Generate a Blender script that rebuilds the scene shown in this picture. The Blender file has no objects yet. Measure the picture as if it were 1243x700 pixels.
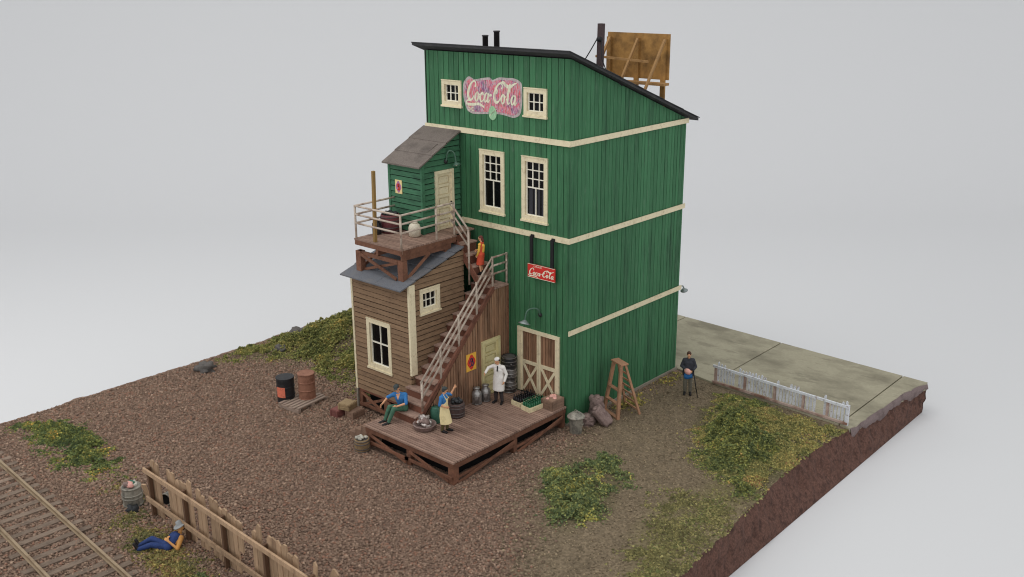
import bpy, math, random
import numpy as np
from mathutils import Vector, Matrix, noise as mnoise

RNG = random.Random(7)
SC = bpy.context.scene
COL = SC.collection
V = Vector

# ------------------------------------------------------------------ helpers
def lin(r, g, b, k=1.0):
    out = []
    for c in (r, g, b):
        c /= 255.0
        c = c / 12.92 if c <= 0.04045 else ((c + 0.055) / 1.055) ** 2.4
        out.append(min(c * k, 0.9))
    return out

def mat(name, rgb, rough=0.8, tint=0.25, dirt=None, dirt_amt=0.4, dirt_scale=(1, 1, 1), dirt_lo=0.5,
        fine=0.15, fine_scale=(30, 30, 30), bump=0.15, bump_scale=40, metal=0.0, wear=None, wear_amt=0.0,
        wear_scale=(6, 6, 6), k=1.35, spec=0.3):
    """Painted or bare surface: base colour, per-face tint (attribute rnd), broad stains, fine grain and chipped wear."""
    m = bpy.data.materials.new(name); m.use_nodes = True
    nt = m.node_tree; N = nt.nodes; L = nt.links
    bs = N['Principled BSDF']
    bs.inputs['Roughness'].default_value = rough
    bs.inputs['Metallic'].default_value = metal
    bs.inputs['Specular IOR Level'].default_value = spec
    tc = N.new('ShaderNodeTexCoord')
    at = N.new('ShaderNodeAttribute'); at.attribute_name = 'rnd'
    base = lin(*rgb, k=k)
    def mapped(scale):
        mp = N.new('ShaderNodeMapping'); mp.inputs['Scale'].default_value = scale
        L.new(tc.outputs['Object'], mp.inputs['Vector'])
        return mp.outputs['Vector']
    def noise(scale, sc=1.0, det=4, rough_=0.6):
        n = N.new('ShaderNodeTexNoise'); n.inputs['Scale'].default_value = sc
        n.inputs['Detail'].default_value = det; n.inputs['Roughness'].default_value = rough_
        L.new(mapped(scale), n.inputs['Vector']); return n.outputs['Fac']
    def maprange(x, a, b, c, d):
        r = N.new('ShaderNodeMapRange'); r.inputs[1].default_value = a; r.inputs[2].default_value = b
        r.inputs[3].default_value = c; r.inputs[4].default_value = d
        L.new(x, r.inputs[0]); return r.outputs[0]
    def mul(col, fac):
        x = N.new('ShaderNodeMix'); x.data_type = 'RGBA'; x.blend_type = 'MULTIPLY'
        x.inputs[0].default_value = 1.0
        L.new(col, x.inputs[6])
        cb = N.new('ShaderNodeCombineColor')
        for i in range(3): L.new(fac, cb.inputs[i])
        L.new(cb.outputs[0], x.inputs[7]); return x.outputs[2]
    def mix(fac, a, b):
        x = N.new('ShaderNodeMix'); x.data_type = 'RGBA'
        L.new(fac, x.inputs[0]); L.new(a, x.inputs[6]); x.inputs[7].default_value = (*b, 1); return x.outputs[2]
    rgbn = N.new('ShaderNodeRGB'); rgbn.outputs[0].default_value = (*base, 1)
    c = rgbn.outputs[0]
    if tint: c = mul(c, maprange(at.outputs['Fac'], 0, 1, 1 - tint, 1 + tint))
    if fine: c = mul(c, maprange(noise(fine_scale), 0.3, 0.7, 1 - fine, 1 + fine))
    if dirt:
        f = maprange(noise(dirt_scale, det=6), dirt_lo, dirt_lo + 0.2, 0, dirt_amt)
        c = mix(f, c, lin(*dirt))
    if wear:
        f = maprange(noise(wear_scale, det=8, rough_=0.7), 0.56, 0.62, 0, wear_amt)
        c = mix(f, c, lin(*wear))
    L.new(c, bs.inputs['Base Color'])
    if bump:
        n = N.new('ShaderNodeTexNoise'); n.inputs['Scale'].default_value = bump_scale; n.inputs['Detail'].default_value = 3
        L.new(tc.outputs['Object'], n.inputs['Vector'])
        b = N.new('ShaderNodeBump'); b.inputs['Strength'].default_value = bump; b.inputs['Distance'].default_value = 0.03
        L.new(n.outputs['Fac'], b.inputs['Height']); L.new(b.outputs[0], bs.inputs['Normal'])
    return m

class MB:
    """Collects shapes into one mesh; every shape may carry its own tint number."""
    def __init__(s): s.v = []; s.f = []; s.r = []; s.sm = []
    def add(s, vs, fs, r=None, smooth=False):
        o = len(s.v); s.v += [tuple(p) for p in vs]
        if r is None: r = RNG.random()
        for f in fs: s.f.append(tuple(i + o for i in f)); s.r.append(r); s.sm.append(smooth)
        return s
    def box(s, lo, hi, r=None):
        x0, y0, z0 = lo; x1, y1, z1 = hi
        vs = [(x0,y0,z0),(x1,y0,z0),(x1,y1,z0),(x0,y1,z0),(x0,y0,z1),(x1,y0,z1),(x1,y1,z1),(x0,y1,z1)]
        return s.add(vs, [(0,3,2,1),(4,5,6,7),(0,1,5,4),(1,2,6,5),(2,3,7,6),(3,0,4,7)], r)
    def obox(s, c, size, M=None, r=None):
        hx, hy, hz = [q / 2 for q in size]; M = M or Matrix.Identity(3)
        vs = [V(c) + M @ V((a*hx, b*hy, d*hz)) for d in (-1, 1) for (a, b) in ((-1,-1),(1,-1),(1,1),(-1,1))]
        return s.add(vs, [(0,3,2,1),(4,5,6,7),(0,1,5,4),(1,2,6,5),(2,3,7,6),(3,0,4,7)], r)
    def bar(s, a, b, w, h, up=(0, 0, 1), r=None):
        a, b = V(a), V(b); d = (b - a); Lg = d.length; d.normalize()
        u = V(up); u = u - d * u.dot(d)
        if u.length < 1e-4: u = V((0, 1, 0)) - d * d.y
        u.normalize(); q = u.cross(d)
        M = Matrix((d, q, u)).transposed()
        return s.obox((a + b) / 2, (Lg, w, h), M, r)
    def tube(s, pts, rad, n=10, r=None, cap=True):
        pts = [V(p) for p in pts]; k = len(pts)
        rad = rad if isinstance(rad, (list, tuple)) else [rad] * k
        vs = []; ref = None
        for i, p in enumerate(pts):
            t = (pts[min(i+1, k-1)] - pts[max(i-1, 0)]).normalized()
            if ref is None:
                ref = V((0, 0, 1)) if abs(t.z) < .9 else V((1, 0, 0))
            u = (ref - t * ref.dot(t)).normalized(); w = t.cross(u); ref = u
            for j in range(n):
                a = 2 * math.pi * j / n
                vs.append(p + (u * math.cos(a) + w * math.sin(a)) * rad[i])
        fs = [(i*n+j, i*n+(j+1) % n, (i+1)*n+(j+1) % n, (i+1)*n+j) for i in range(k-1) for j in range(n)]
        if cap: fs += [tuple(range(n))[::-1], tuple((k-1)*n + j for j in range(n))]
        return s.add(vs, fs, r, True)
    def lathe(s, prof, c=(0, 0, 0), n=20, r=None, M=None, smooth=True, close=True):
        M = M or Matrix.Identity(3); vs = []
        for (q, z) in prof:
            for j in range(n):
                a = 2 * math.pi * j / n
                vs.append(V(c) + M @ V((q * math.cos(a), q * math.sin(a), z)))
        k = len(prof)
        fs = [(i*n+j, i*n+(j+1) % n, (i+1)*n+(j+1) % n, (i+1)*n+j) for i in range(k-1) for j in range(n)]
        if close: fs += [tuple(range(n))[::-1], tuple((k-1)*n + j for j in range(n))]
        return s.add(vs, fs, r, smooth)
    def blob(s, c, rad, seed=0, rough=0.25, freq=1.6, n=10, sub=8, r=None, M=None, flat=1.0):
        rad = rad if isinstance(rad, (list, tuple)) else (rad,) * 3
        M = M or Matrix.Identity(3); vs = []
        for i in range(sub + 1):
            th = math.pi * i / sub
            for j in range(n):
                ph = 2 * math.pi * j / n
                d = V((math.sin(th)*math.cos(ph), math.sin(th)*math.sin(ph), math.cos(th)))
                k = 1 + rough * mnoise.noise(d * freq + V((seed * 7.31, seed * 3.7, seed)))
                w = min(1.25, 1/max(math.hypot(d.x, d.y), .3)) if flat > 1 else 1
                vs.append(V(c) + M @ V((d.x*rad[0]*k*w, d.y*rad[1]*k*w, max(-1, min(1, d.z*flat))*rad[2]*(k if flat == 1 else .5+.5*k))))
        fs = [(i*n+j, (i+1)*n+j, (i+1)*n+(j+1) % n, i*n+(j+1) % n) for i in range(sub) for j in range(n)]
        return s.add(vs, fs, r, True)
    def build(s, name, m, parent=None, world=True, bevel=0.0, loc=None):
        me = bpy.data.meshes.new(name)
        off = V((0, 0, 0))
        if parent is not None and world: off = wloc(parent)
        if loc is not None: off = V(loc)
        me.from_pydata([(p[0]-off.x, p[1]-off.y, p[2]-off.z) for p in s.v], [], s.f)
        a = me.attributes.new('rnd', 'FLOAT', 'FACE'); a.data.foreach_set('value', s.r)
        me.polygons.foreach_set('use_smooth', s.sm)
        me.materials.append(m); me.update()
        o = bpy.data.objects.new(name, me); COL.objects.link(o)
        if parent is not None: o.parent = parent
        if loc is not None: o.location = loc
        if bevel:
            b = o.modifiers.new('bevel', 'BEVEL'); b.width = bevel; b.segments = 2; b.limit_method = 'ANGLE'
        return o

def wloc(o):
    p = V((0, 0, 0))
    while o is not None: p += o.location; o = o.parent
    return p

def tag(o, label, cat, group=None, kind=None):
    o['label'] = label
    if cat: o['category'] = cat
    if group: o['group'] = group
    if kind: o['kind'] = kind
    return o
def thing(name, label, cat, loc=(0, 0, 0), rz=0.0, group=None):
    o = bpy.data.objects.new(name, None); COL.objects.link(o)
    o.location = loc; o.rotation_euler = (0, 0, rz); o.empty_display_size = 0.2
    return tag(o, label, cat, group)
def copy_tree(o, parent=None):
    c = o.copy(); COL.objects.link(c)
    if parent is not None: c.parent = parent
    for ch in [q for q in o.children]: copy_tree(ch, c)
    return c

def clip(poly, a, b, c):
    """Keep the side a*u+b*v<=c of a convex polygon."""
    out = []; n = len(poly)
    for i in range(n):
        p, q = poly[i], poly[(i+1) % n]
        dp, dq = a*p[0]+b*p[1]-c, a*q[0]+b*q[1]-c
        if dp <= 0: out.append(p)
        if (dp < 0 < dq) or (dq < 0 < dp):
            t = dp / (dp - dq); out.append((p[0]+t*(q[0]-p[0]), p[1]+t*(q[1]-p[1])))
    return out
def cut_holes(pieces, holes):
    for (u0, u1, v0, v1) in holes:
        nxt = []
        for p in pieces:
            nxt.append(clip(p, 1, 0, u0)); nxt.append(clip(p, -1, 0, -u1))
            mid = clip(clip(p, -1, 0, -u0), 1, 0, u1)
            if len(mid) > 2: nxt.append(clip(mid, 0, 1, v0)); nxt.append(clip(mid, 0, -1, -v1))
        pieces = [q for q in nxt if len(q) > 2 and area(q) > 1e-5]
    return pieces
def area(p):
    return abs(sum(p[i][0]*p[(i+1) % len(p)][1] - p[(i+1) % len(p)][0]*p[i][1] for i in range(len(p)))) / 2
def slab(mb, poly, fr, off, back, r=None):
    """Prism over a polygon of a wall plane fr=(O,U,N), V up; off(v) is how far the face stands out."""
    O, U, N = fr
    if area(poly) < 1e-5: return
    front = [O + U*p[0] + V((0, 0, p[1])) + N*off(p[1]) for p in poly]
    bk = [O + U*p[0] + V((0, 0, p[1])) + N*back for p in poly]
    n = len(poly)
    mb.add(front + bk, [tuple(range(n)), tuple(range(2*n-1, n-1, -1))] + [(i, i+n, (i+1) % n + n, (i+1) % n) for i in range(n)], r)
def planks(mb, poly, fr, holes, w, gap, rng, face=0.0, back=-0.05, jit=0.25, backing=None):
    us = [p[0] for p in poly]; u = min(us); end = max(us)
    while u < end - 1e-3:
        ww = w * (1 + rng.uniform(-jit, jit)*.6); r = rng.random(); e = face + rng.uniform(-.006, .006); gp = gap*rng.uniform(.6, 1.35)
        st = clip(clip(poly, -1, 0, -(u + gp/2)), 1, 0, min(u + ww, end) - gp/2)
        if len(st) > 2:
            for q in cut_holes([st], holes): slab(mb, q, fr, lambda v, e=e: e, back, r)
        u += ww
    for q in cut_holes([poly], holes): slab(backing if backing is not None else mb, q, fr, lambda v: back + .008, back - .05, .5)
def clapboards(mb, poly, fr, holes, h, rng, out=0.05, backing=None):
    vs = [p[1] for p in poly]; v = min(vs); end = max(vs)
    while v < end - 1e-3:
        r = rng.random(); v1 = min(v + h, end); g = .036*rng.uniform(.7, 1.2)
        st = clip(clip(poly, 0, -1, -(v + g)), 0, 1, v1)
        if len(st) > 2:
            for q in cut_holes([st], holes):
                slab(mb, q, fr, lambda z, v=v: out - (out - .02) * (z - v) / h, -0.03, r)
        v += h
    for q in cut_holes([poly], holes): slab(backing if backing is not None else mb, q, fr, lambda v: -.022, -.06, .5)

# ------------------------------------------------------------------ materials
GRN = (56, 103, 70)
M = {}
M['green'] = mat('green_boards', GRN, .75, tint=.14, dirt=(34, 58, 44), dirt_amt=.5, dirt_scale=(2.2, 2.2, .3), dirt_lo=.52, fine=.14, fine_scale=(26, 26, 1.6), wear=(104, 128, 106), wear_amt=.3, wear_scale=(16, 16, 1.6), k=1.22)
M['green_clap'] = mat('green_clapboard', (56, 98, 72), .75, tint=.10, dirt=(30, 52, 42), dirt_amt=.6, dirt_scale=(1.2, 1.2, 2.5), fine=.14, fine_scale=(2, 2, 22))
M['shade_backing'] = mat('black_groove_shade', (22, 24, 22), .95, tint=0, fine=.1, bump=0, k=1)  # black backing added behind board gaps; paints groove shade and ink wash
M['cream'] = mat('cream_paint', (218, 206, 174), .7, tint=.05, dirt=(150, 128, 95), dirt_amt=.3, dirt_scale=(3, 3, 3), dirt_lo=.52, fine=.05, fine_scale=(14, 14, 14), wear=(150, 128, 98), wear_amt=.3, wear_scale=(5, 5, 5), k=1.12)
M['cream_green'] = mat('pale_door_paint', (196, 186, 140), .7, tint=.05, dirt=(150, 140, 98), dirt_amt=.35, dirt_scale=(3, 3, 3), fine=.06, k=1.25)
M['white_sash'] = mat('sash_paint', (226, 220, 204), .6, tint=.03, fine=.05, k=1.2)
M['pane'] = mat('dark_glass', (10, 10, 12), .2, tint=0, fine=0, bump=0, k=1, spec=.15)
M['curtain'] = mat('grey_curtain', (52, 52, 58), .8, tint=.2, fine=.1, bump=0, k=1)
M['inside'] = mat('hollow_shade', (18, 17, 17), .9, tint=0, fine=0, bump=0, k=1)  # near-black that paints the shade in hollows
M['clap'] = mat('brown_clapboard', (120, 97, 75), .85, tint=.10, dirt=(76, 56, 46), dirt_amt=.4, dirt_scale=(2.5, 2.5, 8), fine=.16, fine_scale=(4, 4, 34))
M['brown'] = mat('brown_boards', (128, 97, 75), .85, tint=.24, dirt=(58, 38, 30), dirt_amt=.65, dirt_scale=(2.5, 2.5, .5), fine=.25, fine_scale=(34, 34, 2.2), wear=(158, 132, 108), wear_amt=.5, wear_scale=(14, 14, 1.2))
M['deck'] = mat('worn_deck_boards', (130, 106, 93), .85, tint=.17, dirt=(86, 60, 50), dirt_amt=.5, dirt_scale=(.9, 2.5, 1), fine=.16, fine_scale=(4, 30, 4))
M['timber'] = mat('red_brown_timber', (108, 74, 57), .8, tint=.2, dirt=(62, 38, 30), dirt_amt=.55, dirt_scale=(2.5, 2.5, 2.5), fine=.2, fine_scale=(12, 12, 12))
M['timber_dark'] = mat('dark_step_timber', (104, 68, 54), .85, tint=.2, dirt=(52, 34, 28), dirt_amt=.6, dirt_scale=(3, 3, 3), fine=.2)
M['tread'] = mat('worn_treads', (144, 119, 106), .85, tint=.12, dirt=(90, 64, 54), dirt_amt=.6, dirt_scale=(3, 3, 3), fine=.2, fine_scale=(4, 30, 4))
M['rail'] = mat('weathered_railing', (166, 153, 139), .7, tint=.12, dirt=(112, 80, 62), dirt_amt=.8, dirt_scale=(2.4, 2.4, 2.4), dirt_lo=.47, fine=.12)
M['roof_dark'] = mat('tar_roof', (52, 52, 53), .9, tint=.1, dirt=(90, 88, 84), dirt_amt=.4, dirt_scale=(1.5, 1.5, 1.5), fine=.2, bump=.3)
M['roof_brown'] = mat('brown_tar_paper', (98, 90, 84), .95, tint=.1, dirt=(70, 64, 60), dirt_amt=.5, dirt_scale=(1.8, 1.8, 1.8), fine=.22, fine_scale=(24, 24, 24), bump=.3)
M['roof_slate'] = mat('grey_tar_paper', (97, 99, 104), .95, tint=.14, dirt=(128, 122, 116), dirt_amt=.4, dirt_scale=(1.4, 1.4, 1.4), fine=.2, fine_scale=(26, 26, 26), bump=.3)
M['black'] = mat('black_paint', (30, 30, 32), .55, tint=.1, fine=.1, k=1)
M['iron'] = mat('dark_iron', (56, 54, 56), .5, tint=.1, fine=.15, k=1, metal=.3)
M['pipe'] = mat('sooty_pipe', (58, 55, 56), .6, tint=.1, fine=.15, k=1)
M['lamp'] = mat('grey_lamp_metal', (130, 138, 136), .4, tint=.1, metal=.4, dirt=(70, 72, 70), dirt_amt=.5, dirt_scale=(8, 8, 8))
M['lamp_green'] = mat('green_lamp_arm', (70, 96, 82), .5, tint=.1)
M['ply'] = mat('stained_plywood', (142, 106, 58), .75, tint=.1, dirt=(84, 60, 34), dirt_amt=.7, dirt_scale=(1.5, 1.5, 1.5), dirt_lo=.45, fine=.15, fine_scale=(5, 5, 5))
M['ply_light'] = mat('billboard_timber', (134, 102, 64), .75, tint=.15, dirt=(104, 76, 44), dirt_amt=.6, dirt_scale=(3, 3, 3))
M['mast'] = mat('creosoted_mast', (66, 54, 54), .8, tint=.1, dirt=(36, 30, 32), dirt_amt=.7, dirt_scale=(5, 5, 1), fine=.25)
M['fence'] = mat('bare_fence_wood', (150, 125, 100), .85, tint=.16, dirt=(96, 72, 54), dirt_amt=.5, dirt_scale=(3, 3, 1), fine=.2, fine_scale=(30, 30, 2))
M['fence_post'] = mat('dark_fence_post', (88, 66, 50), .85, tint=.12, fine=.2, fine_scale=(30, 30, 2))
M['white_fence'] = mat('flaking_white_paint', (206, 208, 212), .75, tint=.06, dirt=(150, 146, 142), dirt_amt=.5, dirt_scale=(3, 3, 3), wear=(128, 92, 74), wear_amt=.6, wear_scale=(7, 7, 7), k=1.1)
M['rust_rail'] = mat('peeling_rail', (172, 152, 142), .8, tint=.1, dirt=(130, 92, 74), dirt_amt=.9, dirt_scale=(1.4, 1.4, 1.4), dirt_lo=.42)
M['ladder'] = mat('ladder_wood', (154, 116, 90), .75, tint=.12, dirt=(104, 74, 56), dirt_amt=.5, dirt_scale=(3, 3, 3), fine=.15)
M['galv'] = mat('galvanised_steel', (136, 131, 120), .55, tint=.1, metal=.25, dirt=(84, 82, 76), dirt_amt=.7, dirt_scale=(5, 5, 3), dirt_lo=.42, fine=.2)
M['steel'] = mat('dull_steel', (146, 143, 140), .35, tint=.05, metal=.65, dirt=(70, 66, 64), dirt_amt=.8, dirt_scale=(5, 5, 3), dirt_lo=.45)
M['kegsteel'] = mat('dark_keg_steel', (108, 105, 103), .4, tint=.05, metal=.5, dirt=(44, 42, 42), dirt_amt=.8, dirt_scale=(5, 5, 3), dirt_lo=.45)
M['rust'] = mat('rusty_drum', (130, 92, 74), .75, tint=.06, dirt=(96, 58, 44), dirt_amt=.7, dirt_scale=(3, 3, 3), fine=.12)
M['drum_black'] = mat('black_drum', (38, 38, 40), .45, tint=.05, fine=.1, dirt=(80, 78, 74), dirt_amt=.4, dirt_scale=(4, 4, 4), k=1)
M['orange'] = mat('orange_label', (214, 118, 92), .7, tint=.05, fine=.1, dirt=(150, 78, 60), dirt_amt=.5, dirt_scale=(6, 6, 6), k=1.1)
M['grey_wood'] = mat('grey_pallet_wood', (128, 112, 100), .9, tint=.2, fine=.2, fine_scale=(4, 26, 4))
M['crate_tan'] = mat('tan_crate', (140, 120, 90), .85, tint=.14, dirt=(92, 74, 54), dirt_amt=.5, dirt_scale=(3, 3, 3))
M['crate_maroon'] = mat('maroon_crate', (112, 70, 64), .85, tint=.14, dirt=(68, 42, 38), dirt_amt=.5, dirt_scale=(3, 3, 3))
M['crate_brown'] = mat('brown_crate', (122, 98, 82), .85, tint=.14, dirt=(80, 62, 52), dirt_amt=.5, dirt_scale=(3, 3, 3))
M['keg'] = mat('dark_barrel_wood', (78, 62, 58), .7, tint=.15, dirt=(44, 34, 34), dirt_amt=.6, dirt_scale=(5, 5, 1.5), fine=.2)
M['keg_tan'] = mat('tan_barrel_wood', (124, 104, 76), .8, tint=.15, dirt=(80, 62, 46), dirt_amt=.5, dirt_scale=(5, 5, 1.5), fine=.2)
M['hoop'] = mat('iron_hoop', (84, 78, 76), .5, tint=.1, metal=.4)
M['ash'] = mat('pale_scrap', (170, 166, 154), .9, tint=.3, dirt=(96, 90, 84), dirt_amt=.6, dirt_scale=(8, 8, 8))
M['sack'] = mat('burlap_sack', (122, 104, 98), .95, tint=.2, dirt=(84, 66, 64), dirt_amt=.6, dirt_scale=(5, 5, 5), fine=.25, fine_scale=(30, 30, 30), bump=.4)
M['silver'] = mat('silver_scrap', (176, 168, 162), .35, tint=.3, metal=.5, dirt=(98, 76, 66), dirt_amt=.8, dirt_scale=(6, 6, 6), dirt_lo=.45)
M['green_can'] = mat('green_enamel', (52, 92, 76), .45, tint=.05, dirt=(34, 58, 50), dirt_amt=.5, dirt_scale=(5, 5, 5))
M['crate_white'] = mat('cream_crate', (206, 194, 158), .75, tint=.05, dirt=(140, 124, 92), dirt_amt=.5, dirt_scale=(5, 5, 5), k=1.2)
M['bottle_dark'] = mat('dark_bottle_glass', (34, 32, 36), .15, tint=.2, fine=0, bump=0, k=1, spec=.6)
M['bottle_green'] = mat('green_bottle_glass', (44, 104, 72), .15, tint=.25, fine=0, bump=0, k=1, spec=.6)
M['pink'] = mat('pink_paper', (208, 158, 146), .85, tint=.2, dirt=(176, 110, 100), dirt_amt=.6, dirt_scale=(7, 7, 7))
M['maroon'] = mat('maroon_barrel', (94, 48, 50), .6, tint=.06, dirt=(52, 30, 32), dirt_amt=.6, dirt_scale=(4, 4, 2))
M['coal'] = mat('coal_lumps', (56, 58, 60), .6, tint=.4, k=1)
M['stoneware'] = mat('stoneware', (186, 178, 160), .5, tint=.05, dirt=(140, 130, 112), dirt_amt=.5, dirt_scale=(4, 4, 4))
M['olive_pole'] = mat('olive_brown_pole', (124, 98, 56), .75, tint=.08, dirt=(92, 68, 36), dirt_amt=.5, dirt_scale=(6, 6, 1))
M['stone'] = mat('grey_rock', (92, 88, 84), .9, tint=.15, dirt=(66, 62, 62), dirt_amt=.6, dirt_scale=(2, 2, 2), fine=.25, bump=.5, bump_scale=8)
M['found'] = mat('grey_foundation', (128, 120, 108), .9, tint=.1, dirt=(88, 80, 70), dirt_amt=.5, dirt_scale=(2, 2, 2), bump=.4)
M['railsteel'] = mat('brown_rail_steel', (142, 124, 100), .5, tint=.05, metal=.2, dirt=(100, 76, 56), dirt_amt=.6, dirt_scale=(1.5, 4, 4))
M['tie'] = mat('grey_brown_tie', (112, 97, 84), .9, tint=.22, dirt=(64, 52, 46), dirt_amt=.5, dirt_scale=(3, 3, 3), fine=.2, fine_scale=(26, 4, 26))
M['base'] = mat('dark_soil_side', (88, 63, 54), .95, tint=.1, dirt=(52, 36, 32), dirt_amt=.7, dirt_scale=(5, 5, 5), dirt_lo=.47, fine=.35, fine_scale=(16, 16, 16), bump=1.0, bump_scale=13)
M['base_grey'] = mat('mauve_plaster_edge', (112, 98, 96), .9, tint=.1, dirt=(80, 66, 64), dirt_amt=.6, dirt_scale=(2, 2, 2), fine=.2, bump=.5, bump_scale=9)
M['concrete'] = mat('old_concrete', (146, 140, 120), .9, tint=.03, dirt=(104, 98, 82), dirt_amt=.6, dirt_scale=(.35, .5, .5), dirt_lo=.45, fine=.07, fine_scale=(9, 9, 9), bump=.12, bump_scale=18, wear=(98, 92, 78), wear_amt=.35, wear_scale=(.5, 1.4, 1))
M['paper'] = mat('white_sweep', (219, 219, 219), .85, tint=0, fine=0, bump=0, k=1.0, spec=.2)
# people
M['skin'] = mat('skin', (214, 160, 122), .6, tint=.02, fine=.05, bump=0, k=1.1)
M['skin_tan'] = mat('tan_skin', (206, 150, 92), .6, tint=.02, fine=.05, bump=0, k=1.1)
M['lip'] = mat('lips', (160, 86, 74), .6, tint=0, fine=0, bump=0, k=1)
M['blue'] = mat('blue_cloth', (54, 112, 168), .85, tint=.05, fine=.12, dirt=(36, 76, 122), dirt_amt=.5, dirt_scale=(7, 7, 7), k=1.2)
M['denim'] = mat('denim_cloth', (42, 60, 106), .85, tint=.05, fine=.15, dirt=(28, 38, 66), dirt_amt=.6, dirt_scale=(7, 7, 7), k=1.2)
M['trouser_green'] = mat('green_trousers', (70, 106, 86), .85, tint=.05, fine=.12, dirt=(44, 70, 58), dirt_amt=.5, dirt_scale=(7, 7, 7), k=1.2)
M['trouser_brown'] = mat('olive_trousers', (88, 78, 50), .85, tint=.05, fine=.12, k=1.2)
M['trouser_grey'] = mat('grey_trousers', (110, 106, 94), .85, tint=.05, fine=.12, dirt=(76, 72, 66), dirt_amt=.5, dirt_scale=(7, 7, 7), k=1.2)
M['trouser_dark'] = mat('dark_trousers', (60, 54, 54), .8, tint=.05, fine=.12, k=1.2)
M['white_cloth'] = mat('white_coat', (226, 222, 216), .85, tint=.02, fine=.05, dirt=(180, 174, 168), dirt_amt=.35, dirt_scale=(6, 6, 6), k=1.15)
M['apron_cream'] = mat('cream_apron', (222, 206, 158), .85, tint=.02, fine=.06, dirt=(180, 164, 116), dirt_amt=.4, dirt_scale=(6, 6, 6), k=1.15)
M['tan_shirt'] = mat('ochre_shirt', (196, 142, 78), .85, tint=.02, fine=.1, dirt=(150, 104, 58), dirt_amt=.5, dirt_scale=(7, 7, 7), k=1.1)
M['red_dress'] = mat('orange_red_dress', (206, 84, 58), .8, tint=.02, fine=.12, dirt=(150, 50, 42), dirt_amt=.5, dirt_scale=(6, 6, 6), k=1.15)
M['yellow'] = mat('yellow_blouse', (222, 174, 74), .8, tint=.02, fine=.08, dirt=(180, 132, 48), dirt_amt=.4, dirt_scale=(6, 6, 6), k=1.15)
M['jacket'] = mat('charcoal_jacket', (58, 60, 66), .85, tint=.05, fine=.15, k=1.1)
M['cap_dark'] = mat('dark_cap', (66, 72, 72), .85, tint=.05, fine=.1, k=1)
M['hair_brown'] = mat('brown_hair', (84, 58, 46), .7, tint=.05, fine=.15, k=1)
M['hair_auburn'] = mat('auburn_hair', (106, 54, 48), .6, tint=.05, fine=.15, k=1)
M['hat_grey'] = mat('grey_felt_hat', (146, 148, 148), .85, tint=.03, fine=.08, k=1.1)
M['boot'] = mat('black_boots', (34, 31, 32), .45, tint=.05, fine=.1, k=1)
M['bag_blue'] = mat('blue_bag', (40, 96, 150), .7, tint=.03, fine=.1, k=1.1)
M['red_sign'] = mat('red_enamel', (202, 52, 46), .45, tint=.02, fine=.05, dirt=(160, 44, 40), dirt_amt=.4, dirt_scale=(4, 4, 4), k=1.1)
M['sign_letter'] = mat('cream_lettering', (238, 230, 206), .6, tint=0, fine=.06, bump=0, k=1.1)
M['poster_yellow'] = mat('yellow_poster_paper', (230, 178, 72), .75, tint=0, fine=.06, bump=0, dirt=(200, 140, 60), dirt_amt=.4, dirt_scale=(5, 5, 5), k=1.1)
M['poster_cream'] = mat('cream_poster_paper', (226, 204, 146), .75, tint=0, fine=.06, bump=0, k=1.1)
M['poster_red'] = mat('red_poster_ink', (200, 62, 46), .7, tint=0, fine=.1, bump=0, k=1.1)
M['poster_mauve'] = mat('mauve_poster_ink', (166, 112, 150), .7, tint=0, fine=.2, bump=0, k=1.1)
M['poster_dark'] = mat('navy_poster_ink', (74, 66, 92), .7, tint=0, fine=.1, bump=0, k=1)

def mural_mat():
    m = bpy.data.materials.new('faded_mural'); m.use_nodes = True
    nt = m.node_tree; N = nt.nodes; L = nt.links; bs = N['Principled BSDF']; bs.inputs['Roughness'].default_value = .8
    tc = N.new('ShaderNodeTexCoord')
    def nz(scale, det=5, r=.65):
        mp = N.new('ShaderNodeMapping'); mp.inputs['Scale'].default_value = scale
        n = N.new('ShaderNodeTexNoise'); n.inputs['Scale'].default_value = 1; n.inputs['Detail'].default_value = det; n.inputs['Roughness'].default_value = r
        L.new(tc.outputs['Object'], mp.inputs['Vector']); L.new(mp.outputs['Vector'], n.inputs['Vector']); return n.outputs['Fac']
    ramp = N.new('ShaderNodeValToRGB'); cr = ramp.color_ramp
    stops = [(.30, (92, 70, 112)), (.42, (134, 78, 122)), (.5, (196, 84, 112)), (.58, (206, 88, 92)), (.7, (206, 130, 148))]
    cr.elements[0].position, cr.elements[1].position = stops[0][0], stops[-1][0]
    cr.elements[0].color = (*lin(*stops[0][1]), 1); cr.elements[1].color = (*lin(*stops[-1][1]), 1)
    for p, c in stops[1:-1]:
        e = cr.elements.new(p); e.color = (*lin(*c, k=1.15), 1)
    L.new(nz((2.4, 2.4, 1.5), 4), ramp.inputs[0])
    def over(col, fac, lo, hi, rgb, amt):
        r = N.new('ShaderNodeMapRange'); r.inputs[1].default_value = lo; r.inputs[2].default_value = hi; r.inputs[4].default_value = amt
        L.new(fac, r.inputs[0])
        x = N.new('ShaderNodeMix'); x.data_type = 'RGBA'; L.new(r.outputs[0], x.inputs[0]); L.new(col, x.inputs[6]); x.inputs[7].default_value = (*lin(*rgb), 1)
        return x.outputs[2]
    c = over(ramp.outputs[0], nz((22, 22, 5), 6, .75), .46, .57, (204, 186, 190), .85)
    c = over(c, nz((17, 17, 2.6), 6, .75), .54, .6, (60, 92, 74), .85)
    L.new(c, bs.inputs['Base Color'])
    return m
M['mural'] = mural_mat()
M['mural_edge'] = mat('pale_mural_border', (178, 166, 164), .8, tint=0, fine=.3, fine_scale=(16, 16, 4), dirt=(96, 100, 96), dirt_amt=.7, dirt_scale=(9, 9, 3), k=1.1)
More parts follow.
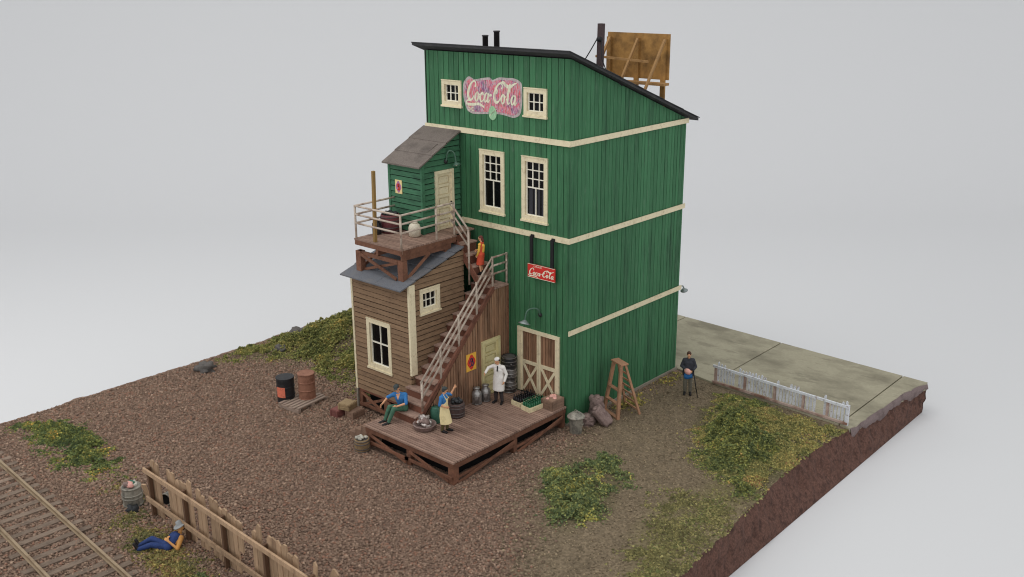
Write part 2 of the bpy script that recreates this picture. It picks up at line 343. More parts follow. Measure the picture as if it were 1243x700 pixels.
M['mural_letter'] = mat('faded_lettering', (216, 214, 188), .8, tint=0, fine=.15, fine_scale=(18, 18, 4), dirt=(150, 130, 126), dirt_amt=.7, dirt_scale=(12, 12, 3), dirt_lo=.52, k=1.1)
M['mural_leaf'] = mat('pale_green_emblem', (150, 190, 150), .8, tint=0, fine=.2, fine_scale=(14, 14, 5), dirt=(96, 136, 104), dirt_amt=.7, dirt_scale=(9, 9, 5), k=1.1)

# ------------------------------------------------------------------ numpy noise
def vnoise(x, y, seed):
    rs = np.random.RandomState(seed); T = rs.rand(256, 256)
    xi = np.floor(x).astype(int); yi = np.floor(y).astype(int); fx = x - xi; fy = y - yi
    fx = fx*fx*(3-2*fx); fy = fy*fy*(3-2*fy)
    g = lambda a, b: T[a % 256, b % 256]
    return (g(xi, yi)*(1-fx)+g(xi+1, yi)*fx)*(1-fy) + (g(xi, yi+1)*(1-fx)+g(xi+1, yi+1)*fx)*fy
def fbm(x, y, seed, octs=3):
    s = 0; a = .5
    for i in range(octs): s = s + a * vnoise(x*2**i + 17*i, y*2**i + 31*i, seed + i); a /= 2
    return s / (1 - .5**octs)
def sstep(a, b, x):
    t = np.clip((x-a)/(b-a), 0, 1); return t*t*(3-2*t)
def poly_dist(x, y, poly):
    """Signed distance to a polygon, positive inside."""
    x = np.asarray(x, float); y = np.asarray(y, float)
    d = np.full(x.shape, 1e9); ins = np.zeros(x.shape, bool); n = len(poly)
    for i in range(n):
        ax, ay = poly[i]; bx, by = poly[(i+1) % n]
        ex, ey = bx-ax, by-ay; wx, wy = x-ax, y-ay
        t = np.clip((wx*ex+wy*ey)/(ex*ex+ey*ey), 0, 1)
        d = np.minimum(d, np.hypot(wx-ex*t, wy-ey*t))
        c = ((ay <= y) & (by > y)) | ((by <= y) & (ay > y))
        with np.errstate(divide='ignore', invalid='ignore'):
            xc = ax + (y-ay)/(by-ay if by != ay else 1e-9)*ex
        ins ^= (c & (x < xc))
    return np.where(ins, d, -d)

# ------------------------------------------------------------------ ground
XL, Y0 = -17.1, -24.0
def edge_r(y):
    return np.interp(y, [-24, -12, -5.8, -2.5, -.5, 1.2, 4.4, 7, 9, 11.8, 13.6], [9.0, 8.95, 8.8, 8.62, 8.4, 8.25, 8.15, 8.38, 8.5, 8.62, 8.98])
def edge_b(x): return 14.0 - .0475 * (x + 3.65)
def conc_y(x): return np.interp(x, [-17.2, 0, 2.2, 8.9], [8.0, 7.78, 7.42, 6.95])
P_CENTRE = [(1.7,-3.6),(2.0,-2.0),(2.8,-1.0),(3.7,-1.6),(4.6,-2.5),(5.3,-4.3),(4.9,-5.9),(4.1,-6.2),(2.9,-4.6)]
P_BUSH = [(4.3,2.4),(3.3,4.4),(3.1,6.2),(4.0,6.75),(6.5,6.6),(8.25,6.5),(8.2,4.6),(8.3,3.0),(8.4,.9),(8.4,-.4),(7.9,-.6),(6.8,.5),(5.4,.9)]
P_FLOCK = [(6.2,-1.6),(7.0,.3),(8.4,-.4),(8.8,-3.5),(8.85,-6.7),(7.4,-6.9),(6.5,-4.4)]
P_MOUND = [(-16.4,-5.0),(-17.1,-3.1),(-17.1,6.5),(-7.7,6.5),(-7.7,-3.2),(-9.4,-3.3),(-12.8,-2.9),(-14.2,-3.7)]
P_BUSH_LEFT = [(-16.4,-14.6),(-16.4,-13.3),(-14.9,-12.7),(-12.8,-12.7),(-10.4,-12.95),(-9.0,-13.5),(-10.0,-14.2),(-11.7,-14.5),(-14.0,-14.3)]
P_SPARSE = [(-9.4,-13.9),(-7.3,-13.3),(-5.8,-14.1),(-.9,-14.6),(2.2,-15.0),(1.0,-15.9),(-3.3,-16.2),(-5.8,-15.6),(-8.0,-14.6)]

def height(x, y):
    h = .10 * (fbm(x*.45, y*.45, 3) - .5) + .07 * (fbm(x*1.5, y*1.5, 9) - .5)
    m = sstep(-.4, 3.0, poly_dist(x, y, P_MOUND))
    h = h + m * (.26 + .55*np.exp(-((x+12.5)**2/9 + (y-1.2)**2/9)) + .42 * np.exp(-((x+16.2)**2/14 + (y-1.6)**2/7)) + .25 * (fbm(x*.7, y*.7, 21) - .4))
    h = h + .22 * np.exp(-((x+7.7)**2 + (y+3.6)**2)/1.5)
    b = sstep(-.2, 1.6, poly_dist(x, y, P_BUSH)); h = h + b * (.12 + .15 * (fbm(x*.9, y*.9, 33) - .4))
    # level where things stand
    flat = np.maximum.reduce([sstep(.9, 0, np.maximum(np.abs(x-(-3.7))-4.0, np.abs(y-.7)-7.6)), sstep(1.0, 0, y - -15.6 + 0*x) * 0])
    h = h * (1 - .75 * flat)
    c = sstep(-.55, -.1, y - conc_y(x)); h = h * (1-c) + (-.03) * c
    t = sstep(-15.25, -15.75, y + .055*(x+13)); h = h * (1 - .8*t) + .03 * t
    return h

def ground():
    nx, ny = 330, 440
    s = np.linspace(0, 1, nx); y = np.linspace(Y0, 13.9, ny)
    Yg, S = np.meshgrid(y, s, indexing='ij')
    er = edge_r(Yg) + .10*(fbm(Yg*1.1, Yg*0+3, 41) - .5) + .05*(vnoise(Yg*4, Yg*0, 44)-.5)
    el = XL + .35*(fbm(Yg*.8, Yg*0+7, 42) - .5)
    X = el + (er - el) * S
    Yg = np.minimum(Yg, edge_b(X) - .02)
    Z = height(X, Yg)
    # crumbly grain
    grain = sstep(.3, -.2, Yg - conc_y(X))
    rs = np.random.RandomState(5)
    Z = Z + grain * .035 * (rs.rand(*Z.shape) - .5)
    v = np.stack([X, Yg, Z], -1).reshape(-1, 3)
    idx = np.arange(nx*ny).reshape(ny, nx)
    f = np.stack([idx[:-1, :-1], idx[:-1, 1:], idx[1:, 1:], idx[1:, :-1]], -1).reshape(-1, 4)
    # earth colours of the zones
    x, yy = v[:, 0], v[:, 1]
    jit = 1.2*(fbm(x*.8, yy*.8, 51) - .5)
    cinder = np.array(lin(122, 100, 86, k=1.2)); dirt = np.array(lin(120, 106, 86, k=1.12)); olive = np.array(lin(100, 94, 66)); dark = np.array(lin(88, 75, 65)); flock = np.array(lin(122, 114, 78))
    line = (x - np.interp(yy, [-24, -8.7, -6.6, -3.8, -.5, 1, 9], [12, 5.0, 3.4, 1.7, .7, -.4, -.4])) + 1.6*jit
    w = sstep(-1.5, 1.9, line)[:, None]
    w = np.maximum(w, (sstep(-.5, 1.5, poly_dist(x, yy, P_MOUND) + jit) * .8)[:, None])
    drumz = np.exp(-((x+9.2)**2/5 + (yy+5.2)**2/2.5))[:, None]
    c = cinder*(1-w) + dirt*w
    c = c*(1-.6*drumz) + dirt*.6*drumz
    for P, colr, amt, soft in ((P_CENTRE, olive, .75, .6), (P_BUSH, olive, .9, .7), (P_FLOCK, flock, .7, 1.2), (P_MOUND, olive, .5, 1.2), (P_BUSH_LEFT, olive, .8, .5), (P_SPARSE, olive, .55, .8)):
        q = (sstep(-soft*.5, soft*.6, poly_dist(x, yy, P) + 1.0*jit) * amt * np.clip(.4+1.2*fbm(x*1.7, yy*1.7, 61), 0, 1))[:, None]
        c = c*(1-q) + colr*q
    t = (sstep(-15.1, -15.7, yy + .055*(x+13)) * .35)[:, None]; c = c*(1-t) + dark*t
    bk = (np.exp(-((x+7.0)**2 + (yy+14.0)**2)/.9)*.75)[:, None]; c = c*(1-bk) + np.array(lin(70, 66, 66))*bk
    c = c * (.86 + .28*fbm(x*2.2, yy*2.2, 71))[:, None]
    me = bpy.data.meshes.new('ground'); me.from_pydata(v.tolist(), [], f.tolist())
    a = me.attributes.new('earth', 'FLOAT_COLOR', 'POINT')
    a.data.foreach_set('color', np.concatenate([c, np.ones((len(c), 1))], 1).ravel())
    m = bpy.data.materials.new('crumbled_earth'); m.use_nodes = True; nt = m.node_tree; N = nt.nodes; L = nt.links
    bs = N['Principled BSDF']; bs.inputs['Roughness'].default_value = .95; bs.inputs['Specular IOR Level'].default_value = .2
    at = N.new('ShaderNodeAttribute'); at.attribute_name = 'earth'
    tc = N.new('ShaderNodeTexCoord')
    vo = N.new('ShaderNodeTexVoronoi'); vo.inputs['Scale'].default_value = 15
    L.new(tc.outputs['Object'], vo.inputs['Vector'])
    sep = N.new('ShaderNodeSeparateColor'); L.new(vo.outputs['Color'], sep.inputs[0])
    mr = N.new('ShaderNodeMapRange'); mr.inputs[3].default_value = .72; mr.inputs[4].default_value = 1.28; L.new(sep.outputs[0], mr.inputs[0])
    cb = N.new('ShaderNodeCombineColor'); [L.new(mr.outputs[0], cb.inputs[i]) for i in range(3)]
    mx = N.new('ShaderNodeMix'); mx.data_type = 'RGBA'; mx.blend_type = 'MULTIPLY'; mx.inputs[0].default_value = 1
    L.new(at.outputs['Color'], mx.inputs[6]); L.new(cb.outputs[0], mx.inputs[7]); L.new(mx.outputs[2], bs.inputs['Base Color'])
    b = N.new('ShaderNodeBump'); b.inputs['Strength'].default_value = .9; b.inputs['Distance'].default_value = .06; b.invert = True
    L.new(vo.outputs['Distance'], b.inputs['Height']); L.new(b.outputs[0], bs.inputs['Normal'])
    me.materials.append(m)
    o = bpy.data.objects.new('ground', me); COL.objects.link(o)
    tag(o, 'brown cinder and dirt ground of the diorama', None, kind='structure')
    return Z[:, -1], X[:, -1], Yg[:, -1], X[:, 0], Z[:, 0]
gz, gx, gy, lx, lz = ground()
def gh(x, y): return float(height(np.array([float(x)]), np.array([float(y)]))[0])

def base_sides():
    mb = MB(); ring = []
    for i in range(0, len(gy)): ring.append((gx[i], gy[i], gz[i]))                    # right side going back
    for x in np.linspace(gx[-1], lx[-1], 120)[1:]: ring.append((x, float(edge_b(x)) - .02, -.03))
    for i in range(len(gy)-2, -1, -1): ring.append((lx[i], gy[i], lz[i]))
    for x in np.linspace(lx[0], gx[0], 90)[1:-1]: ring.append((x, Y0, 0.0))
    n = len(ring); rows = 12; vs = []
    for k in range(rows + 1):
        t = k / rows
        for (x, y, z) in ring:
            bx = 8.95 if x > 8 and y < 13.7 else x
            px = x + (bx - x) * t; pz = z + (-1.36 - z) * t
            w = math.sin(math.pi*min(t, .999)) if t > 0 else 0
            d = .15 * w * (mnoise.noise(V((px*.9, y*.9, pz*1.4))) + .8*mnoise.noise(V((px*3, y*3, pz*3.5))))
            sx = 1 if x > 8 else (-1 if x < -16.5 else 0); sy = 1 if (y > 13.2 and sx == 0) else (-1 if y < Y0+.3 and sx == 0 else 0)
            vs.append((px + d*sx - .002*(sx), y + d*sy, pz))
    fs = [(k*n+(i+1) % n, k*n+i, (k+1)*n+i, (k+1)*n+(i+1) % n) for k in range(rows) for i in range(n)]
    mb.add(vs, fs, .5, True)
    o = mb.build('diorama_base_side', M['base']); tag(o, 'dark brown crumbly soil side of the diorama base', None, kind='structure')
base_sides()

def pavement():
    """Old concrete in panels with open joints; joints run towards the back."""
    mb = MB(); root = None
    cuts = [-17.1, -9.5, -3.4, 2.03, 7.95, 9.0]
    for a, b in zip(cuts[:-1], cuts[1:]):
        a2, b2 = a + .03, b - .03; nx = 14; ny = 16; top = []; 
        for j in range(ny + 1):
            for i in range(nx + 1):
                x = a2 + (b2-a2)*i/nx
                yl = float(conc_y(x)) + .04*mnoise.noise(V((x*2, 1, 0))); yh = float(edge_b(x)) + .02*mnoise.noise(V((x*3, 5, 0)))
                y = yl + (yh-yl)*j/ny
                if b > 8.9 and i > 0: 
                    er = float(edge_r(y)) + .06 + .07*mnoise.noise(V((y*1.7, 3, 0))); x = a2 + (er-a2)*i/nx
                top.append((x, y, .045 + .008*mnoise.noise(V((x*.5, y*.5, 0)))))
        n = nx + 1; N2 = len(top)
        bot = [(p[0], p[1], -.32 + .12*mnoise.noise(V((p[0]*.8, p[1]*.8, 3)))) for p in top]
        fs = [(j*n+i, j*n+i+1, (j+1)*n+i+1, (j+1)*n+i) for j in range(ny) for i in range(nx)]
        rim = [i for i in range(n)] + [(j+1)*n+nx for j in range(ny)] + [ny*n+i for i in range(nx-1, -1, -1)] + [j*n for j in range(ny-1, 0, -1)]
        sd = [(rim[q], rim[q]+N2, rim[(q+1) % len(rim)]+N2, rim[(q+1) % len(rim)]) for q in range(len(rim))]
        mb.add(top + bot, fs, RNG.random())
        mb.add(top + bot, [s[::-1] for s in sd], RNG.random())
    o = mb.build('pavement', M['concrete']); tag(o, 'worn olive grey concrete street slab with open joints', None, kind='structure')
    # broken plaster under the slab at the open edge
    e = MB(); prof = []
    ys = np.linspace(6.95, 13.4, 60); vs = []
    for y in ys:
        x = float(edge_r(y)) + .075; 
        z1 = -.30 + .22*mnoise.noise(V((y*1.1, 8, 0))) + .1*mnoise.noise(V((y*4, 2, 0)))
        vs += [(x - .02, y, .03), (x + .03 + .05*mnoise.noise(V((y*2, 0, 4))), y, -.1), (x + .07, y, z1), (x - .1, y, z1 - .06)]
    e.add(vs, [(4*i+k+1, 4*i+k, 4*i+4+k, 4*i+5+k) for i in range(len(ys)-1) for k in range(3)], .5, True)
    tag(e.build('pavement_edge', M['base_grey']), 'mauve grey plaster layer under the broken slab edge', None, kind='structure')
pavement()

# ------------------------------------------------------------------ loose stone and green ground cover (uncountable)
def scatter_mesh(name, mt, P, size, cols, label, flat=.7, seed=1, kind='pebble'):
    rs = np.random.RandomState(seed); n = len(P)
    if kind == 'pebble':
        unit = np.array([(1,0,0),(-1,0,0),(0,1,0),(0,-1,0),(0,0,1),(0,0,-1)], float)
        fc = np.array([(0,2,4),(2,1,4),(1,3,4),(3,0,4),(2,0,5),(1,2,5),(3,1,5),(0,3,5)])
    else:   # crumbs of leaf: three crossed bent flakes
        unit = np.array([(-1,-.5,0),(1,-.5,.2),(.3,.9,.1),(-.7,.1,-.8),(.6,.2,-.9),(.1,.3,.9),(.2,-.9,-.6),(-.3,.8,-.5),(-.1,-.2,1.)], float)
        fc = np.array([(0,1,2),(3,4,5),(6,7,8)])
    k = len(unit)
    U = unit[None] * (1 + .5*(rs.rand(n, k, 3) - .5)) 
    ax = rs.rand(n)*2*math.pi; tl = (rs.rand(n)-.5)*1.6
    ca, sa = np.cos(ax), np.sin(ax); ct, st = np.cos(tl), np.sin(tl)
    x, y, z = U[..., 0], U[..., 1], U[..., 2]*flat
    y, z = y*ct[:, None]-z*st[:, None], y*st[:, None]+z*ct[:, None]
    x, y = x*ca[:, None]-y*sa[:, None], x*sa[:, None]+y*ca[:, None]
    W = np.stack([x, y, z], -1)*size[:, None, None] + P[:, None, :]
    F = (fc[None] + (np.arange(n)*k)[:, None, None]).reshape(-1, 3)
    me = bpy.data.meshes.new(name)
    me.vertices.add(n*k); me.vertices.foreach_set('co', W.ravel())
    nf = len(F); me.loops.add(nf*3); me.loops.foreach_set('vertex_index', F.ravel().astype(np.int32))
    me.polygons.add(nf); me.polygons.foreach_set('loop_start', np.arange(0, nf*3, 3, dtype=np.int32))
    me.update(calc_edges=True)
    a = me.attributes.new('earth', 'FLOAT_COLOR', 'POINT')
    c = np.repeat(cols, k, axis=0); a.data.foreach_set('color', np.concatenate([c, np.ones((len(c), 1))], 1).ravel())
    me.materials.append(mt)
    o = bpy.data.objects.new(name, me); COL.objects.link(o); tag(o, label, None, kind='stuff'); return o
def attr_mat(name, rough, trans=0.0):
    m = bpy.data.materials.new(name); m.use_nodes = True; N = m.node_tree.nodes; L = m.node_tree.links
    bs = N['Principled BSDF']; bs.inputs['Roughness'].default_value = rough; bs.inputs['Specular IOR Level'].default_value = .25
    at = N.new('ShaderNodeAttribute'); at.attribute_name = 'earth'; L.new(at.outputs['Color'], bs.inputs['Base Color'])
    return m
M['pebble'] = attr_mat('loose_stone', .85); M['foliage'] = attr_mat('foam_foliage', .9)
BLOCK = [(-7.6, -.05, -4.1, 7.75), (-4.7, .05, -6.35, -4.0)]      # nothing lies under the buildings
def pick(cols, w, n, rs): return np.array([lin(*c) for c in cols])[rs.choice(len(cols), n, p=np.array(w)/sum(w))]

def gravel():
    rs = np.random.RandomState(11)
    n = 210000
    x = rs.uniform(-17, 8.6, n); y = rs.uniform(-21, 7.6, n)
    ok = (y < conc_y(x) - .15) & (x < edge_r(y) - .05)
    for (a, b, c, d) in BLOCK: ok &= ~((x > a) & (x < b) & (y > c) & (y < d))
    dd = fbm(x*.9, y*.9, 81)
    line = x - np.interp(y, [-24, -8.7, -6.6, -3.8, -.5, 1, 9], [12, 5.0, 3.4, 1.7, .7, -.4, -.4])
    cind = sstep(1.8, -1.5, line + 1.5*(dd-.5)) * (1 - .75*sstep(-.5, 1.5, poly_dist(x, y, P_MOUND)))
    ok &= rs.rand(n) < (.22 + .78*cind)
    x, y, cind = x[ok], y[ok], cind[ok]; n = len(x)
    z = height(x, y)
    sz = np.where(rs.rand(n) < cind, .034 + .042*rs.rand(n)**2, .018 + .024*rs.rand(n))
    A = pick([(117,97,82),(106,87,74),(130,109,93),(92,75,64),(148,125,107),(122,92,76)], [5,5,2.4,2,.35,2], n, rs)
    B = pick([(120,106,86),(100,88,71),(138,123,99),(84,73,58)], [4,4,2,2], n, rs)
    c = np.where((rs.rand(n) < cind)[:, None], A, B) * 1.5
    scatter_mesh('gravel', M['pebble'], np.stack([x, y, z + sz*.25], -1), sz, c, 'loose red brown cinder gravel over the yard', seed=12)
gravel()

def cover(name, poly, n, hmax, label, cols, w, seed, soft=.6, size=(.026, .058), thin=0.0):
    rs = np.random.RandomState(seed); px = [p[0] for p in poly]; py = [p[1] for p in poly]
    x = rs.uniform(min(px)-soft, max(px)+soft, n*3); y = rs.uniform(min(py)-soft, max(py)+soft, n*3)
    d = poly_dist(x, y, poly) + 2.0*soft*(fbm(x*1.1, y*1.1, seed+3) - .55) + 1.1*soft*(fbm(x*3.5, y*3.5, seed+4) - .5)
    clump = fbm(x*1.6, y*1.6, seed+1); cl2 = fbm(x*4.5, y*4.5, seed+2)
    ok = (rs.rand(len(x)) < sstep(-soft*.5, soft*1.1, d)**1.3) & (x < edge_r(y) + .08) & (x > XL + .25) & (y < conc_y(x) - .12) & (rs.rand(len(x)) < np.clip((clump - thin)*3.2, .04, 1))
    for (a, b, c, e) in BLOCK: ok &= ~((x > a) & (x < b) & (y > c) & (y < e))
    x, y, d, clump, cl2 = [q[ok][:n] for q in (x, y, d, clump, cl2)]; m = len(x)
    top = hmax*sstep(-.2, soft*1.4, d)*np.clip(1.9*clump + 1.6*cl2 - 1.0, .04, 1.5)
    u = rs.rand(m)**.45
    z = height(x, y) + top*u + .01
    sz = size[0] + (size[1]-size[0])*rs.rand(m)
    base = np.array([lin(*c) for c in cols])
    key = np.clip(fbm(x*1.6, y*1.6, seed+7)*.9 + .75*(rs.rand(m)-.5) + .02, 0, .999)
    cw = np.cumsum(np.array(w)/sum(w)); ci = np.searchsorted(cw, key)
    c = base[np.clip(ci, 0, len(base)-1)]*(1.5 + 1.9*rs.rand(m)**1.4)[:, None]
    return scatter_mesh(name, M['foliage'], np.stack([x, y, z], -1), sz, c, label, seed=seed+5, kind='leaf', flat=.8)
G5 = [(62,70,46), (80,86,52), (100,102,58), (124,121,66), (130,110,66)]
cover('ground_cover', P_BUSH, 42000, .16, 'olive brown grass between the white picket fence and the green bushes', [(82,84,52),(100,98,60),(118,110,68),(132,120,72),(118,92,64)], [1.4,2.2,2,1.2,.5], 101, soft=1.0, thin=.1)
cover('ground_cover', [(5.3,.7),(4.0,3.2),(3.9,5.4),(5.4,5.6),(7.0,3.9),(7.9,1.8),(8.1,-.5),(6.7,.1)], 46000, .5, 'dense green and yellow foam bushes on the right of the yard', G5, [1.4,2.2,2.0,1.1,.3], 111, soft=.9, thin=.12)
cover('ground_cover', [(3.2,6.7),(4.5,7.1),(5.3,6.4),(4.1,5.5)], 9000, .35, 'small green bush near the left end of the white fence', G5, [1.2,2.2,2.0,1.2,.5], 121, soft=.7, thin=.1)
cover('ground_cover', P_CENTRE, 26000, .46, 'green weed patch on bare dirt right of the loading dock', [(66,76,52),(86,94,60),(108,109,66),(138,130,70)], [1.4,2,1.4,.5], 131, soft=1.0, thin=.24)
cover('ground_cover', P_MOUND, 80000, .34, 'olive shrubs over the rocky mound behind the drums', [(70,74,46),(88,92,52),(106,104,60),(120,112,68),(142,124,66)], [1.2,2,2.2,1.6,.4], 161, soft=1.2, thin=.25)
cover('ground_cover', P_BUSH_LEFT, 26000, .42, 'low green and ochre bushes beside the railway ballast', [(62,72,48),(80,88,52),(100,104,58),(126,117,62),(152,126,66)], [1.4,2,1.5,.9,.5], 191, soft=.75, thin=.15)
cover('ground_cover', P_FLOCK, 14000, .06, 'dry yellow grass at the front right edge of the base', [(84,82,54),(98,93,61),(110,104,68),(84,88,54)], [1.2,2,1.5,1], 221, soft=1.4, size=(.03,.06), thin=.1)
cover('ground_cover', P_SPARSE, 14000, .10, 'sparse olive weeds around the sleeping man and broken fence', [(76,76,50),(98,92,58),(114,104,62),(104,84,58)], [1.6,2,1.2,1], 251, soft=.9, size=(.035,.07), thin=.12)
cover('ground_cover', [(-1.9,-14.7),(.6,-14.9),(1.4,-15.6),(-.5,-15.7),(-1.9,-15.3)], 2600, .25, 'green weeds at the foot of the brown fence', G5[:4], [2,2,1,.5], 281, soft=.5)
cover('ground_cover', [(.15,2.4),(.15,7.3),(1.1,6.9),(.8,4.5),(1.3,2.6)], 1500, .16, 'thin dry weeds along the green wall foundation', [(92,88,52),(124,116,66),(150,134,70)], [1,1.5,1], 301, soft=.4, thin=.25)

# ------------------------------------------------------------------ windows, doors
def frame_of(axis, origin):
    return {'front': (V(origin), V((1,0,0)), V((0,-1,0))), 'right': (V(origin), V((0,1,0)), V((1,0,0))),
            'left': (V(origin), V((0,-1,0)), V((-1,0,0))), 'back': (V(origin), V((-1,0,0)), V((0,1,0)))}[axis]
def wp(fr, u, v, n): return fr[0] + fr[1]*u + V((0, 0, v)) + fr[2]*n
def rect(mb, fr, u0, u1, v0, v1, n0, n1, r=None):
    slab(mb, [(u0,v0),(u1,v0),(u1,v1),(u0,v1)], fr, lambda v: n1, n0, r)
def window(parent, fr, u0, u1, v0, v1, cas, lights, curtain=False, label=None):
    """lights: list of (v0frac, v1frac, columns, rows) of the sashes; cas: casing width. Returns the hole."""
    mb = MB(); i0, i1, j0, j1 = u0+cas, u1-cas, v0+cas*1.15, v1-cas
    rect(mb, fr, u0, i0, v0, v1, -.12, .06); rect(mb, fr, i1, u1, v0, v1, -.12, .06)
    rect(mb, fr, i0, i1, j1, v1, -.12, .058); rect(mb, fr, i0, i1, v0+.02, j0, -.12, .055)
    rect(mb, fr, u0-.005, u1+.005, v1-.002, v1+.03, -.02, .08)
    w = mb.build('window', M['cream'], parent)
    if label: w['label'] = label
    s = MB(); rect(s, fr, u0-.03, u1+.03, v0-.05, v0+.02, -.02, .10); s.build('sill', M['cream'], w)
    s = MB(); t = .034
    rect(s, fr, i0, i0+t, j0, j1, -.1, -.03); rect(s, fr, i1-t, i1, j0, j1, -.1, -.03)
    rect(s, fr, i0+t, i1-t, j0, j0+t, -.1, -.032); rect(s, fr, i0+t, i1-t, j1-t, j1, -.1, -.032)
    H = j1-j0
    for (a, b, cs, rw) in lights:
        a2, b2 = j0+H*a, j0+H*b
        if a > 0: rect(s, fr, i0+t, i1-t, a2-t*.6, a2+t*.6, -.1, -.028)
        for q in range(1, cs):
            u = i0+(i1-i0)*q/cs; rect(s, fr, u-t*.45, u+t*.45, a2+t*.6, b2-t*.6, -.09, -.036)
        for q in range(1, rw):
            v = a2+(b2-a2)*q/rw; rect(s, fr, i0+t, i1-t, v-t*.45, v+t*.45, -.088, -.038)
    s.build('sash', M['white_sash'], w)
    p = MB(); rect(p, fr, i0, i1, j0, j1, -.13, -.082); p.build('pane', M['pane'], w)
    if curtain:
        c = MB()
        for (a, b) in ((.1,.3),(.36,.46),(.56,.7),(.78,.92)): rect(c, fr, i0+(i1-i0)*a, i0+(i1-i0)*b, j0+t, j0+H*.5, -.081, -.079)
        c.build('curtain', M['curtain'], w)
    return w
def hole(u0, u1, v0, v1, cas): return (u0+cas*.6, u1-cas*.6, v0+cas*.6, v1-cas*.6)
def panel_door(parent, fr, u0, u1, v0, v1, m):
    cas = .12; mb = MB(); i0, i1, j1 = u0+cas, u1-cas, v1-cas
    rect(mb, fr, i0, i1, v0, j1, -.08, -.03, .5)
    n = 5; st = .1; H = (j1-v0-.12)
    rect(mb, fr, i0, i0+st, v0, j1, -.031, .03, .4); rect(mb, fr, i1-st, i1, v0, j1, -.031, .03, .6)
    for k in range(n+1):
        v = v0+.06+H*k/n; rect(mb, fr, i0+st, i1-st, v-.05, v+.05, -.031, .028)
        if k < n: rect(mb, fr, i0+st+.04, i1-st-.04, v+.09, v+H/n-.09, -.031, .008)
    d = mb.build('door', m, parent)
    f = MB(); rect(f, fr, u0, i0, v0, v1, -.06, .09); rect(f, fr, i1, u1, v0, v1, -.06, .09); rect(f, fr, i0, i1, j1, v1, -.06, .088)
    f.build('door_frame', m, d)
    h = MB(); c = wp(fr, i1-.05, v0+(v1-v0)*.45, .075); h.blob(c, .032, rough=0); h.build('handle', M['iron'], d)
    return d

